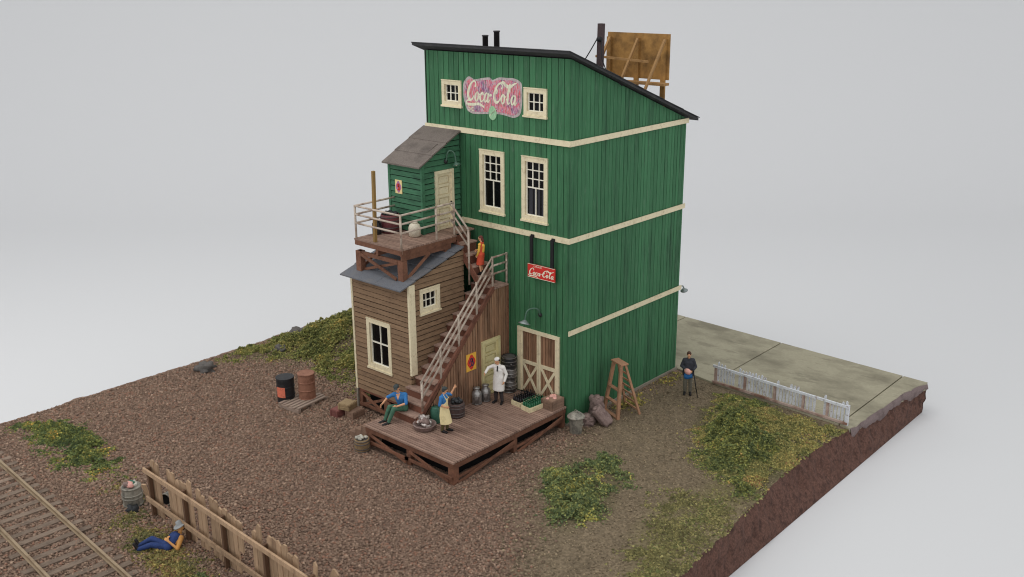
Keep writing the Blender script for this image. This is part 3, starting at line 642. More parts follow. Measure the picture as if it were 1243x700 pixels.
# ------------------------------------------------------------------ the green warehouse
W, D, ZT = 7.4, 7.7, 14.0; SL = .373
def warehouse():
    t = thing('warehouse_building', 'tall green plank warehouse with cream trim bands and a sloping black roof', 'building', (-W/2, D/2, .12))
    rng = random.Random(3)
    F = frame_of('front', (0, 0, 0)); R = frame_of('right', (0, 0, 0))
    attic = [(-6.41,-5.35,11.93,12.9), (-2.14,-1.05,11.88,12.88)]; tall = [(-4.43,-3.15,7.97,10.38), (-2.26,-1.0,7.95,10.37)]
    holes = [hole(*a, .15) for a in attic] + [hole(*a, .17) for a in tall] + [(-2.45,-.42,.12,3.5)]
    mb = MB(); sh = MB(); planks(mb, [(-W,.12),(0,.12),(0,ZT),(-W,ZT)], F, holes, .27, .026, rng, backing=sh); wo = mb.build('wall', M['green'], t); sh.build('shade_backing', M['shade_backing'], wo)
    mb = MB(); sh = MB(); planks(mb, [(.03,.12),(D,.12),(D,ZT-SL*D),(.03,ZT)], R, [], .235, .024, rng, backing=sh); wo = mb.build('wall', M['green'], t); sh.build('shade_backing', M['shade_backing'], wo)
    L = frame_of('left', (-W, D, 0)); mb = MB(); sh = MB(); planks(mb, [(0,.12),(D,.12),(D,ZT),(0,ZT-SL*D)], L, [], .25, .02, rng, backing=sh); wo = mb.build('wall', M['green'], t); sh.build('shade_backing', M['shade_backing'], wo)
    B = frame_of('back', (0, D, 0)); mb = MB(); sh = MB(); planks(mb, [(.03,.12),(W-.03,.12),(W-.03,ZT-SL*D),(.03,ZT-SL*D)], B, [], .25, .02, rng, backing=sh); wo = mb.build('wall', M['green'], t); sh.build('shade_backing', M['shade_backing'], wo)
    mb = MB(); mb.box((.012,-.012,.12),(.028,.03,ZT-.02)); mb.box((-.05,-.03,.12),(.012,-.012,ZT-.02)); mb.build('corner_board', M['green'], t)
    mb = MB(); mb.box((-W+.06,.06,-.1),(-.1,D-.06,.119), .4); mb.box((-.1,-.06,-.15),(.06,D+.04,.115), .5); mb.build('foundation', M['found'], t)
    # horizontal bands
    for z in (7.35, 10.94):
        x0 = -5.45 if z < 8 else -W
        mb = MB(); mb.box((x0,-.075,z),(.075,-.002,z+.2), .5); mb.build('trim_band', M['cream'], t)
        mb = MB(); mb.box((.032,.002,z),(.072,D+.07,z+.2), .5); mb.build('trim_band', M['cream'], t)
    mb = MB(); mb.box((.032,-.02,3.74),(.078,D+.07,3.93), .5); mb.build('trim_band', M['cream'], t)
    for a in attic: window(t, F, *a, .15, [(0,1,3,2)])
    for a in tall: window(t, F, *a, .17, [(0,.52,2,1),(.52,1,3,3)], curtain=a[0] > -3)
    # roof
    ya, yb = -.38, 8.2; x0, x1 = -W-.28, .25; z = lambda y: ZT+.06-SL*y
    mb = MB(); vs = [(x0,ya,z(ya)),(x1,ya,z(ya)),(x1,yb,z(yb)),(x0,yb,z(yb))]
    vs += [(p[0],p[1],p[2]+.10) for p in vs]
    mb.add(vs, [(0,3,2,1),(4,5,6,7),(0,1,5,4),(1,2,6,5),(2,3,7,6),(3,0,4,7)], .3)
    for k in range(6):
        y = ya-.02+k*1.45; y2 = min(y+1.6, yb+.05); zz = .115 + .004*k
        mb.add([(x0-.03,y,z(y)+zz),(x1+.03,y,z(y)+zz),(x1+.03,y2,z(y2)+zz+.02),(x0-.03,y2,z(y2)+zz+.02),(x0-.03,y,z(y)+zz-.03),(x1+.03,y,z(y)+zz-.03),(x1+.03,y2,z(y2)+zz-.01),(x0-.03,y2,z(y2)+zz-.01)], [(0,1,2,3),(7,6,5,4),(0,4,5,1),(1,5,6,2),(2,6,7,3),(3,7,4,0)])
    roof = mb.build('roof', M['roof_dark'], t)
    for (x, zt) in ((-5.95, 14.47), (-5.33, 14.66)):
        mb = MB(); zz = z(2.0)+.1; mb.lathe([(.115,zz-.1),(.115,zt),(.135,zt),(.135,zt+.05),(.1,zt+.05),(.09,zt-.02)], (x,2.0,0), 14, .5); mb.build('chimney', M['pipe'], roof)
    # freight doors
    b = MB(); sh = MB(); planks(b, [(-2.36,.9),(-.5,.9),(-.5,3.46),(-2.36,3.46)], F, [], .13, .024, rng, face=-.01, back=-.05, backing=sh)
    fd = b.build('freight_door', M['brown'], t); sh.build('shade_backing', M['shade_backing'], fd)
    c = MB()
    rect(c, F, -2.5,-2.33,.9,3.6,-.06,.07); rect(c, F, -.5,-.37,.9,3.6,-.06,.07); rect(c, F, -2.33,-.5,3.46,3.6,-.06,.069)
    c.build('door_frame', M['cream'], fd)
    for (a, e) in ((-2.33,-1.42),(-1.41,-.5)):
        c = MB(); s = .1
        rect(c, F, a, a+s*.8, .9, 3.46, -.02, .03); rect(c, F, e-s, e, .9, 3.46, -.02, .032)
        rect(c, F, a+s*.8, e-s, 2.1, 2.24, -.02, .031)
        for (p, q) in (((a+.1,2.1),(e-.1,.98)), ((a+.1,.98),(e-.1,2.1))):
            k = .018 if p[1] > 1.5 else .012
            c.bar(wp(F,p[0],p[1],k-.012), wp(F,q[0],q[1],k-.012), .04, .105, up=(0,0,1))
        c.build('door_brace', M['cream'], fd)
    return t
warehouse()

# ------------------------------------------------------------------ brown annex on stilts
AX0, AX1, AY, AZ = -7.5, -4.25, -4.15, .88
def arz(y): return 5.74 + .297*(y+4.65)
def annex():
    t = thing('annex_building', 'brown clapboard lean-to annex with cream corner boards and grey tar paper roof', 'building', ((AX0+AX1)/2, AY/2, .1))
    rng = random.Random(5)
    F = frame_of('front', (0, AY, 0)); R = frame_of('right', (AX1, 0, 0)); L = frame_of('left', (AX0, 0, 0))
    fw = (-6.73,-5.33,2.04,4.08); rw = (-3.65,-2.6,4.6,5.55)
    mb = MB(); sh = MB(); clapboards(mb, [(AX0,AZ),(AX1,AZ),(AX1,arz(AY)-.05),(AX0,arz(AY)-.05)], F, [hole(*fw,.16)], .205, rng, backing=sh); wo = mb.build('wall', M['clap'], t); sh.build('shade_backing', M['shade_backing'], wo)
    mb = MB(); sh = MB(); clapboards(mb, [(AY,AZ),(-1.26,AZ),(-1.26,arz(-1.26)-.06),(AY,arz(AY)-.05)], R, [hole(*rw,.16)], .205, rng, backing=sh); wo = mb.build('wall', M['clap'], t); sh.build('shade_backing', M['shade_backing'], wo)
    mb = MB(); sh = MB(); clapboards(mb, [(.02,AZ),(4.13,AZ),(4.13,arz(AY)-.05),(.02,arz(0)-.08)], L, [], .205, rng, backing=sh); wo = mb.build('wall', M['clap'], t); sh.build('shade_backing', M['shade_backing'], wo)
    mb = MB(); mb.box((AX0+.03,AY+.03,AZ-.1),(AX1-.03,-.06,AZ+.02)); mb.build('floor_frame', M['timber_dark'], t)
    for (lo, hi) in (((AX1-.02,AY-.06,2.28),(AX1+.075,AY+.24,arz(AY)-.02)), ((AX0-.07,AY-.055,AZ),(AX0+.03,AY-.0,arz(AY)-.04)), ((AX0-.072,AY,AZ),(AX0-.03,AY+.2,arz(AY)-.02))):
        mb = MB(); mb.box(lo, hi); mb.build('corner_board', M['cream'], t)
    window(t, F, *fw, .16, [(0,.53,2,1),(.53,1,2,1)]); window(t, R, *rw, .16, [(0,1,3,2)])
    # roof sheets
    x0, x1 = AX0-.12, AX1+.1; mb = MB(); ys = [-4.65,-3.85,-3.0,-2.2,-1.75,-1.27]
    for k in range(5):
        a, b = ys[k]-.05*(k > 0), ys[k+1]; lift = .03*k*0 + .012
        for (p, q) in (((x0, -5.6-.2*(k % 2)), (-5.6-.2*(k % 2), x1))):
            za, zb = arz(a)+(.035 if k else 0), arz(b)
            x_s = p; x_e = q - .012
            vs = [(x_s,a,za),(x_e,a,za),(x_e,b,zb),(x_s,b,zb),(x_s,a,za+.05),(x_e,a,za+.05),(x_e,b,zb+.05),(x_s,b,zb+.05)]
            mb.add(vs, [(0,3,2,1),(4,5,6,7),(0,1,5,4),(1,2,6,5),(2,3,7,6),(3,0,4,7)])
    mb.build('roof', M['roof_slate'], t)
    # stilts and crossed braces under the floor
    px = [AX0+.1, -5.9, AX1-.1]
    for x in px:
        mb = MB(); g = gh(x, AY); mb.box((x-.1,AY+.03,g-.1),(x+.1,AY+.2,AZ-.1)); mb.build('post', M['timber'], t)
    for a, b in zip(px[:-1], px[1:]):
        mb = MB(); mb.bar((a+.1,AY,.74),(b-.1,AY,.2),.05,.11); mb.bar((a+.1,AY+.06,.2),(b-.1,AY+.06,.74),.05,.1); mb.build('cross_brace', M['timber'], t)
        mb = MB(); mb.bar((a,AY-.03,.25),(b,AY-.03,.25),.05,.12); mb.build('cross_beam', M['timber'], t)
    mb = MB(); mb.box((AX0-.08,AY-.05,0),(AX0-.0,AY+.3,AZ-.05)); mb.build('corner_pier', M['found'], t)
    mb = MB(); mb.box((AX0+.05,-1.3,AZ),(AX1-.01,-1.27,arz(-1.3)-.06)); mb.build('back_wall', M['brown'], t)
    mb = MB(); mb.box((AX0+.1,AY+.5,-.05),(AX1-.1,-.1,AZ-.12)); mb.build('crawl_space_shade', M['inside'], t)  # solid dark box standing for the shade under the annex floor
annex()

# ------------------------------------------------------------------ loading dock
DZ = .87
def dock():
    t = thing('loading_dock', 'low plank loading dock on crossed red brown timber legs', 'dock', (-2.3, -3.2, 0))
    rng = random.Random(8)
    mb = MB(); y = -6.28; x0, x1 = -4.65, .02
    while y < -.08:
        w = .125*rng.uniform(.94, 1.06); e = rng.uniform(-.02, .012)
        mb.box((x0+e, y+.014, DZ-.07), (x1+e*.5, min(y+w, -.06)-.014, DZ+rng.uniform(-.004,.004)), rng.random()); y += w
    mb.build('deck_boards', M['deck'], t)
    mb = MB(); mb.box((x0+.04,-6.2,DZ-.09),(x1-.04,-.1,DZ-.072), .2); mb.build('deck_underside', M['shade_backing'], t)  # black sheet added under the boards so plank gaps read as shade
    mb = MB(); mb.box((x0+.03,-6.24,DZ-.27),(x1-.08,-6.17,DZ-.092)); mb.build('rim_beam', M['timber'], t)
    mb = MB(); mb.box((x1-.078,-6.24,DZ-.27),(x1-.01,-.1,DZ-.092)); mb.build('rim_beam', M['timber'], t)
    mb = MB(); mb.box((x0+.03,-6.168,DZ-.27),(x0+.1,-4.0,DZ-.092)); mb.build('rim_beam', M['timber'], t)
    px = [-4.5,-2.3,-.12]; py = [-6.12,-3.0,-.2]
    for x in px:
        for y in py:
            if y > -4 and x < -1: continue
            s = .13 if (x > -1 and y < -6) else .1
            mb = MB(); mb.box((x-s,y-s,-.1),(x+s,y+s,DZ-.275)); mb.build('post', M['timber'], t)
    for a, b in zip(px[:-1], px[1:]):
        mb = MB(); mb.bar((a+.1,-6.26,.56),(b-.1,-6.26,.08),.05,.1); mb.build('cross_brace', M['timber'], t)
        mb = MB(); mb.bar((a-.1,-6.30,.27),(b+.1,-6.30,.27),.05,.11); mb.build('cross_beam', M['timber'], t)
    for a, b in zip(py[:-1], py[1:]):
        mb = MB(); mb.bar((.03,a+.05,.02),(.03,b-.1,.5),.05,.1); mb.build('cross_brace', M['timber'], t)
        mb = MB(); mb.bar((-.05,a+.1,.2),(-.05,b-.1,.3),.05,.1); mb.build('cross_beam', M['timber'], t)
    mb = MB(); mb.box((x0+.3,-5.7,-.02),(-.5,-.3,.3), .1); mb.build('crawl_space_shade', M['inside'], t)  # solid dark box painted as the shade below the dock
dock()
def dock_steps():
    t = thing('dock_steps', 'short flight of dark timber steps at the dock end near the crates', 'steps', (-5.1, -5.6, 0))
    for k in range(3):
        mb = MB(); x = -4.72-.36*k; z = .66-.22*k; mb.box((x-.34,-6.1,-.05),(x,-5.0,z), RNG.random()*.6); mb.build('step', M['crate_brown'], t, bevel=.01)
dock_steps()

# ------------------------------------------------------------------ stair to the upper landing
SX0, SX1, LZ = -4.2, -3.0, 5.25
def stair():
    t = thing('staircase', 'steep brown wooden staircase with boarded side, landing and weathered pipe railing', 'stairs', (-3.6, -2.5, DZ))
    rng = random.Random(9)
    N = 13; y0, y1 = -5.06, -.88; rise = (LZ-DZ)/N; run = (y1-y0)/(N-1)
    for k in range(N):
        z = DZ+rise*(k+1); y = y0+run*k
        if k < N-1:
            tr = MB(); tr.box((SX0-(.16 if k < 3 else .0), y-.04, z-.055), (SX1-.1+(.0), y+run+.02, z), rng.random()); tr.build('tread', M['tread'], t)
        ri = MB(); ri.box((SX0-(.14 if k < 3 else .0), y+.0, z-rise+.002), (SX1-.1, y+.035, z-.057), rng.random()); ri.build('riser', M['timber_dark'], t)
    mb = MB()
    for k in range(3): mb.box((SX0-.12, y0+run*k+.04, DZ), (SX1-.12, y0+run*(k+1), DZ+rise*(k+1)-.058), .2)
    mb.build('step_carcass', M['timber_dark'], t)
    Rr = frame_of('right', (SX1, 0, 0)); slope = (LZ-DZ)/(y1-y0+.0)
    poly = [(y0+.15,DZ),(-.03,DZ),(-.03,LZ-.06),(y1+.05,LZ-.06)]
    mb = MB(); sh = MB(); planks(mb, poly, Rr, [(-1.52,-.68,DZ,3.12)], .14, .026, rng, face=-.01, back=-.045, backing=sh); wo = mb.build('side_wall', M['brown'], t); sh.build('shade_backing', M['shade_backing'], wo)
    panel_door(t, frame_of('right', (SX1-.02, 0, 0)), -1.62, -.58, DZ+.01, 3.22, M['cream_green'])
    mb = MB(); mb.bar((SX1-.03,y0-.02,DZ+.1),(SX1-.03,y1+.05,LZ+.02),.1,.17,up=(0,-1,1)); mb.build('stringer', M['timber_dark'], t)
    mb = MB(); mb.box((SX1-.02,-.1,DZ),(SX1+.03,-.03,LZ-.06)); mb.build('corner_post', M['timber'], t)
    mb = MB(); y = y1
    while y < -.05: mb.box((SX0+.0,y+.005,LZ-.055),(SX1+.05,min(y+.15,-.04)-.01,LZ), rng.random()); y += .15
    mb.build('landing', M['tread'], t)
    mb = MB(); mb.box((SX0+.02,y1+.06,LZ-.2),(SX1-.06,-.06,LZ-.06)); mb.build('landing_frame', M['timber_dark'], t)
    # upper flight along the green wall
    xs = [-3.45,-3.77,-4.09,-4.41,-4.73]; zs = [5.64,6.03,6.42,6.81]
    for k, z in enumerate(zs):
        tr = MB(); tr.box((xs[k+1]-.02,-1.22,z-.05),(xs[k]+.04,-.3,z), rng.random()); tr.build('tread', M['tread'], t)
        ri = MB(); ri.box((xs[k]-.03,-1.2,z-.39+.002),(xs[k],-.32,z-.052), rng.random()); ri.build('riser', M['timber_dark'], t)
    ri = MB(); ri.box((xs[4]-.03,-1.2,6.812),(xs[4],-.32,7.1), .4); ri.build('riser', M['timber_dark'], t)
    mb = MB(); mb.bar((-3.45,-1.23,5.42),(-4.75,-1.23,7.0),.05,.24,up=(1,0,1)); mb.build('stringer', M['timber_dark'], t)
    # railings
    def post(a, b): mb = MB(); mb.tube([a, b], .042, 8, rng.random()); mb.build('railing_post', M['rail'], t)
    def rail(*p): mb = MB(); mb.tube(p, .04, 8, rng.random()); mb.build('handrail', M['rail'], t)
    X = -3.04
    nz = lambda y: DZ+.34+(y-y0)*slope
    for y in (-4.78,-3.78,-2.79,-1.79): post((X,y,nz(y)-.5),(X,y,nz(y)+1.06))
    post((X,y1,LZ-.1),(X,y1,6.5)); post((X,-.07,LZ-.1),(X,-.07,6.5))
    for d in (0, .33, .66):
        rail((X,-4.82,nz(-4.82)+1.06-d),(X,y1-.02,6.46-d*.95)); rail((X,y1,6.46-d),(X,-.05,6.46-d))
    Y = -1.28
    post((-3.9,Y,5.3),(-3.9,Y,7.5))
    for d in (0, .33, .66): rail((-4.84,Y,8.42-d),(-3.9,Y,7.5-d))
stair()

# ------------------------------------------------------------------ upper platform and entry shed
UZ = 7.2
def platform():
    t = thing('upper_platform', 'raised timber platform with pipe railing on legs above the annex roof', 'platform', (-5.85, -2.8, 6.0))
    rng = random.Random(12)
    mb = MB(); y = -4.2; x0, x1 = -7.2, -4.52
    while y < -.08:
        w = .13*rng.uniform(.94, 1.06); xe = x1 if y < -1.3 else -4.76
        mb.box((x0+rng.uniform(-.02,.01), y+.01, UZ-.06), (xe, min(y+w, -.05)-.01, UZ+rng.uniform(-.004,.004)), rng.random()); y += w
    mb.build('deck_boards', M['deck'], t)
    def piece(name, lo, hi, m='timber'): mb = MB(); mb.box(lo, hi); mb.build(name, M[m], t)
    piece('rim_beam', (x0+.02,-4.18,UZ-.25),(x1-.08,-4.1,UZ-.062)); piece('rim_beam', (x1-.08,-4.19,UZ-.27),(x1-.0,-1.34,UZ-.062)); piece('rim_beam', (x0+.02,-4.1,UZ-.25),(x0+.1,-.1,UZ-.062))
    piece('rim_beam', (x1-.1,-4.14,UZ-.46),(x1-.02,-1.6,UZ-.275))
    piece('cross_beam', (x0+.1,-4.16,UZ-.62),(x1-.3,-4.06,UZ-.47)); piece('cross_beam', (-5.95,-4.2,UZ-.45),(-5.83,-1.4,UZ-.26)); piece('cross_beam', (x0+.1,-2.6,UZ-.45),(x1-.1,-2.5,UZ-.28), 'timber_dark')
    for x, y in ((-7.0,-4.08),(-4.68,-4.02),(-7.0,-2.4),(-4.72,-1.75)):
        piece('post', (x-.14,y-.12,arz(y)+.02),(x+.14,y+.12,UZ-.28 if x > -5 and y > -3 else UZ-.47))
    mb = MB(); mb.bar((-6.85,-4.18,6.62),(-4.85,-4.18,6.0),.06,.11); mb.build('cross_brace', M['timber'], t)
    mb = MB(); mb.bar((-6.9,-4.03,5.98),(-4.85,-4.03,6.6),.05,.1); mb.build('cross_brace', M['timber'], t)
    mb = MB(); mb.bar((-4.54,-3.9,6.05),(-4.54,-2.75,6.78),.06,.1,up=(0,-1,1)); mb.build('cross_brace', M['timber'], t)
    mb = MB(); mb.bar((-7.08,-3.9,6.05),(-7.08,-2.6,6.78),.06,.1,up=(0,-1,1)); mb.build('cross_brace', M['timber'], t)
    def post(x, y): mb = MB(); mb.tube([(x,y,UZ-.2),(x,y,8.5)], .042, 8, rng.random()); mb.build('railing_post', M['rail'], t)
    def rail(a, b, z): mb = MB(); mb.tube([(*a,z),(*b,z)], .04, 8, rng.random()); mb.build('handrail', M['rail'], t)
    A, B, C2, E = (-7.12,-4.14), (-4.56,-4.14), (-4.6,-2.15), (-4.84,-1.3)
    C2 = (-4.6,-2.3); E = (-4.62,-1.32)
    for p in (A, B, C2, E): post(*p)
    for z in (8.47, 8.14, 7.8):
        rail(A, B, z); rail(B, C2, z); rail(C2, E, z); rail(A, (-7.12,-2.12), z)
platform()
def shed():
    x0, x1, y0 = -7.35, -5.53, -2.1; rz = lambda y: 11.0+.5*y
    t = thing('entry_shed', 'small green clapboard shed with brown pent roof on the upper platform', 'shed', ((x0+x1)/2, y0/2, UZ))
    rng = random.Random(14)
    F = frame_of('front', (0,y0,0)); R = frame_of('right', (x1,0,0)); L = frame_of('left', (x0,0,0))
    mb = MB(); sh = MB(); clapboards(mb, [(x0,UZ),(x1,UZ),(x1,rz(y0)-.04),(x0,rz(y0)-.04)], F, [], .215, rng, backing=sh); wo = mb.build('wall', M['green_clap'], t); sh.build('shade_backing', M['shade_backing'], wo)
    mb = MB(); sh = MB(); clapboards(mb, [(y0,UZ),(-.06,UZ),(-.06,rz(0)-.08),(y0,rz(y0)-.04)], R, [(-1.36,-.55,UZ,9.5)], .215, rng, backing=sh); wo = mb.build('wall', M['green_clap'], t); sh.build('shade_backing', M['shade_backing'], wo)
    mb = MB(); sh = MB(); clapboards(mb, [(.06,UZ),(2.05,UZ),(2.05,rz(y0)-.04),(.06,rz(0)-.08)], L, [], .215, rng, backing=sh); wo = mb.build('wall', M['green_clap'], t); sh.build('shade_backing', M['shade_backing'], wo)
    for xa, xb in ((x1-.03,x1+.056),(x0-.056,x0+.06)):
        mb = MB(); mb.box((xa,y0-.058,UZ),(xb,y0+.09,rz(y0)-.04)); mb.build('corner_board', M['green_clap'], t)
    panel_door(t, R, -1.46, -.45, UZ+.01, 9.58, M['cream'])
    mb = MB(); ys = [-2.36,-1.62,-.85,-.06]
    for k in range(3):
        a, b = ys[k]-.04*(k > 0), ys[k+1]; za, zb = rz(a)+(.03 if k else 0), rz(b); X0, X1 = x0-.16, x1+.14
        vs = [(X0,a,za),(X1,a,za),(X1,b,zb),(X0,b,zb),(X0,a,za+.06),(X1,a,za+.06),(X1,b,zb+.06),(X0,b,zb+.06)]
        mb.add(vs, [(0,3,2,1),(4,5,6,7),(0,1,5,4),(1,2,6,5),(2,3,7,6),(3,0,4,7)])
    mb.add([(x1-.7,-1.55,rz(-1.55)+.095),(x1-.2,-1.55,rz(-1.55)+.095),(x1-.2,-1.0,rz(-1.0)+.095),(x1-.7,-1.0,rz(-1.0)+.095),(x1-.7,-1.55,rz(-1.55)+.075),(x1-.2,-1.55,rz(-1.55)+.075),(x1-.2,-1.0,rz(-1.0)+.075),(x1-.7,-1.0,rz(-1.0)+.075)], [(0,1,2,3),(7,6,5,4),(0,4,5,1),(1,5,6,2),(2,6,7,3),(3,7,4,0)], .3)
    mb.build('roof', M['roof_brown'], t)
shed()

# ------------------------------------------------------------------ lamps
def gooseneck(label, base, out, side, mt, reach=.75, up=.38, drop=.12, shade=1.0, sm='lamp'):
    t = thing('gooseneck_lamp', label, 'wall lamp', base)
    b, o = V(base), V(out); s = V(side)
    p = [b+o*.02, b+o*.1+V((0,0,up*.75)), b+o*(reach*.45)+s*.25+V((0,0,up)), b+o*(reach*.85)+s*.5+V((0,0,up*.7)), b+o*reach+s*.6+V((0,0,up*.25-drop))]
    pts = []
    for i in range(len(p)-1):
        p0, p1, p2, p3 = p[max(i-1,0)], p[i], p[i+1], p[min(i+2,len(p)-1)]
        for k in range(5):
            u = k/5; pts.append(.5*((2*p1)+(p2-p0)*u+(2*p0-5*p1+4*p2-p3)*u*u+(3*p1-p0-3*p2+p3)*u**3))
    pts.append(p[-1])
    mb = MB(); mb.tube(pts, .03, 8, .5); mb.build('arm', M[mt], t)
    mb = MB(); M3 = V((0,0,1)).rotation_difference(o).to_matrix(); mb.lathe([(.09,0),(.09,.03),(.05,.05)], b, 12, .5, M3); mb.build('wall_plate', M['iron'], t)
    c = p[-1]; k = shade; mb = MB(); mb.lathe([(.03,.1),(.06*k,.09),(.11*k,.04),(.24*k,-.04),(.235*k,-.055),(.1*k,.01),(.02,.03)], c, 18, .5, V((0,0,1)).rotation_difference((V((0,0,1))-o*.35).normalized()).to_matrix()); mb.build('lamp_shade', M[sm], t)
    mb = MB(); mb.blob(c+V((0,0,-.02)), .05, rough=0); mb.build('bulb', M['white_sash'], t)
gooseneck('grey gooseneck lamp on the warehouse wall over the freight doors', (-1.35,-.02,4.3), (0,-1,0), (-.5,0,0), 'lamp_green', .58, .3, .3)
gooseneck('green gooseneck lamp above the shed door on the upper platform', (-5.48,-.85,9.9), (1,0,0), (0,.5,0), 'lamp_green', .28, .42, .22, .75, 'lamp_green')
gooseneck('small lamp on the far back wall of the green warehouse', (-.15,7.74,3.7), (0,1,0), (.2,0,0), 'lamp', .42, .12, .12, .7)

# ------------------------------------------------------------------ roof billboard, mast
def billboard():
    y = 6.2; x0, x1 = -3.0, .0; zb, zt = 12.78, 14.55; roof = lambda q: ZT+.16-SL*q
    t = thing('billboard', 'rooftop billboard seen from its bare plywood back with slanting braces', 'billboard', (-1.5, y, roof(y)))
    mb = MB(); mb.box((x0,y,zb),(x1,y+.06,zt), .5); mb.build('panel', M['ply'], t)
    for x in (x0+.12,(x0+x1)/2,x1-.22):
        mb = MB(); mb.box((x-.1,y-.1,roof(y)-.15),(x+.1,y-.002,zt-.18)); mb.build('post', M['ply'], t)
        mb = MB(); mb.bar((x+.1,y-.16,zt-.2),(x+.1,y-1.5,roof(y-1.5)+.02),.09,.09); mb.build('diagonal_brace', M['ply_light'], t)
    mb = MB(); mb.bar((x0-.05,y-.72,13.62),(x1-.5,y-.72,13.52),.08,.09); mb.build('cross_beam', M['ply_light'], t)
    mb = MB(); mb.box((x0-.1,y-.55,zb-.18),(x1+.15,y-.16,zb-.08)); mb.build('catwalk', M['ply_light'], t)
billboard()
def mast():
    y = 3.0; x = -.95; z0 = ZT+.16-SL*y
    t = thing('service_mast', 'dark square timber mast with hanging wires on the warehouse roof', 'mast', (x, y, z0))
    mb = MB(); mb.bar((x-.04,y,z0-.12),(x+.0,y,15.06),.2,.2,up=(0,1,0)); mb.build('mast_timber', M['mast'], t)
    for pts in ([(x-.1,y-.12,14.5),(x-.25,y-.3,14.1),(-1.55,y-.6,z0+.3)], [(x+.1,y-.12,14.5),(x+.2,y-.2,13.8),(x+.45,y-.2,13.3),(x+1.1,y-.1,12.85)]):
        mb = MB(); mb.tube(pts, .022, 6, .5); mb.build('wire', M['black'], t)
    mb = MB(); mb.lathe([(.09,-.08),(.09,.08)], (x+.03,y-.14,14.5), 10, .5, Matrix.Rotation(math.pi/2,3,'X')); mb.build('insulator', M['black'], t)
mast()

# ------------------------------------------------------------------ lettering
def crom(p, k=8):
    p = [V((q[0], q[1], q[2] if len(q) > 2 else 1)) for q in p]; out = []
    for i in range(len(p)-1):
        a, b, c, d = p[max(i-1,0)], p[i], p[i+1], p[min(i+2,len(p)-1)]
        for s in range(k):
            u = s/k; out.append(.5*((2*b)+(c-a)*u+(2*a-5*b+4*c-d)*u*u+(3*b-a-3*c+d)*u**3))
    out.append(p[-1]); return out
# strokes (x, y, pen width) of the flowing script, x-height 1, capitals about 2.2
O_ = [(.75,.85,.6),(.5,1.0,.7),(.2,.75,1.3),(.15,.35,1.4),(.4,.02,.8),(.7,.25,1.1),(.75,.65,1.2),(.6,.92,.7),(.9,.8,.5),(1.05,.75,.5)]
A_ = [(.8,.85,.7),(.5,1.0,.7),(.18,.7,1.3),(.15,.3,1.4),(.38,.02,.8),(.7,.3,.8),(.85,.95,1.0),(.8,.3,1.4),(.95,.02,.8),(1.2,.3,.5)]
C_ = [(.72,.75,1.2),(.6,.98,.8),(.3,.85,1.0),(.12,.45,1.5),(.35,.03,.9),(.75,.15,.6),(1.0,.45,.5)]
L_ = [(-.1,.4,.5),(.3,1.1,.6),(.55,1.85,.8),(.42,2.15,.8),(.22,1.7,1.3),(.18,.6,1.5),(.35,.05,.9),(.65,.2,.5)]
CAP = [(1.75,1.55,1.5),(1.8,1.95,.8),(1.45,2.2,.8),(.9,1.95,1.1),(.45,1.3,1.6),(.38,.6,1.8),(.75,.1,1.3),(1.25,.18,.9),(1.6,.6,.6)]
def script_strokes():
    S = []
    def put(st, x, sc=1.0, y=0): S.append([(x+p[0]*sc, y+p[1]*sc, p[2]) for p in st])
    put(CAP, 0); put(O_, 1.75); put(C_, 2.75); put(A_, 3.65)
    S.append([(.75,.1,1.0),(.35,.0,.8),(.1,-.22,.8),(.5,-.42,1.2),(1.6,-.38,1.3),(2.6,-.28,1.2),(3.4,-.42,1.0),(3.9,-.62,.6)])
    S.append([(4.72,.72,.8),(5.0,.82,1.2),(5.2,.74,.8)])
    put(CAP, 5.35); put(O_, 7.0); put(L_, 8.2); put(A_, 9.0)
    S.append([(6.8,2.2,.8),(7.3,2.3,1.3),(8.0,1.95,1.6),(8.7,1.9,1.4),(9.4,2.2,.9),(9.9,2.35,.5)])
    S.append([(5.9,1.75,.6),(6.2,1.35,1.1),(6.1,1.0,1.0)])
    return S
def script_mesh(mb, fr, u0, u1, v0, v1, pen, n, slant=.22):
    S = script_strokes(); q = 0
    for st in S:
        c = crom(st); k = len(c); vs = []
        for i, p in enumerate(c):
            t = (c[min(i+1,k-1)]-c[max(i-1,0)]); t.z = 0; t.normalize(); nn = V((-t.y, t.x, 0))
            w = max(p.z, .3)*pen
            for s in (1, -1):
                X = p.x+nn.x*w*s; Y = p.y+nn.y*w*s; X += slant*Y
                u = u0+(u1-u0)*(X+.1)/10.9; v = v0+(v1-v0)*(Y+.62)/2.97
                q += 1; vs.append(wp(fr, u, v, n+q*2e-6))
        mb.add(vs, [(2*i+1, 2*i+3, 2*i+2, 2*i) for i in range(k-1)], .5)
def text_mesh(name, body, mt, parent, fr, uc, vc, size, n, width=None):
    cu = bpy.data.curves.new('lettering', 'FONT'); cu.body = body; cu.size = 1; cu.align_x = 'CENTER'; cu.align_y = 'CENTER'; cu.resolution_u = 3
    tmp = bpy.data.objects.new('lettering', cu); COL.objects.link(tmp)
    me = bpy.data.meshes.new_from_object(tmp.evaluated_get(bpy.context.evaluated_depsgraph_get()))
    vs = [v.co.copy() for v in me.vertices]; fs = [tuple(p.vertices) for p in me.polygons]
    bpy.data.objects.remove(tmp); bpy.data.curves.remove(cu); bpy.data.meshes.remove(me)
    xs = [v.x for v in vs]; ww = max(xs)-min(xs); sx = size if width is None else width/ww
    mb = MB(); mb.add([wp(fr, uc+v.x*sx, vc+v.y*size, n) for v in vs], fs, .5)
    return mb.build(name, mt, parent)

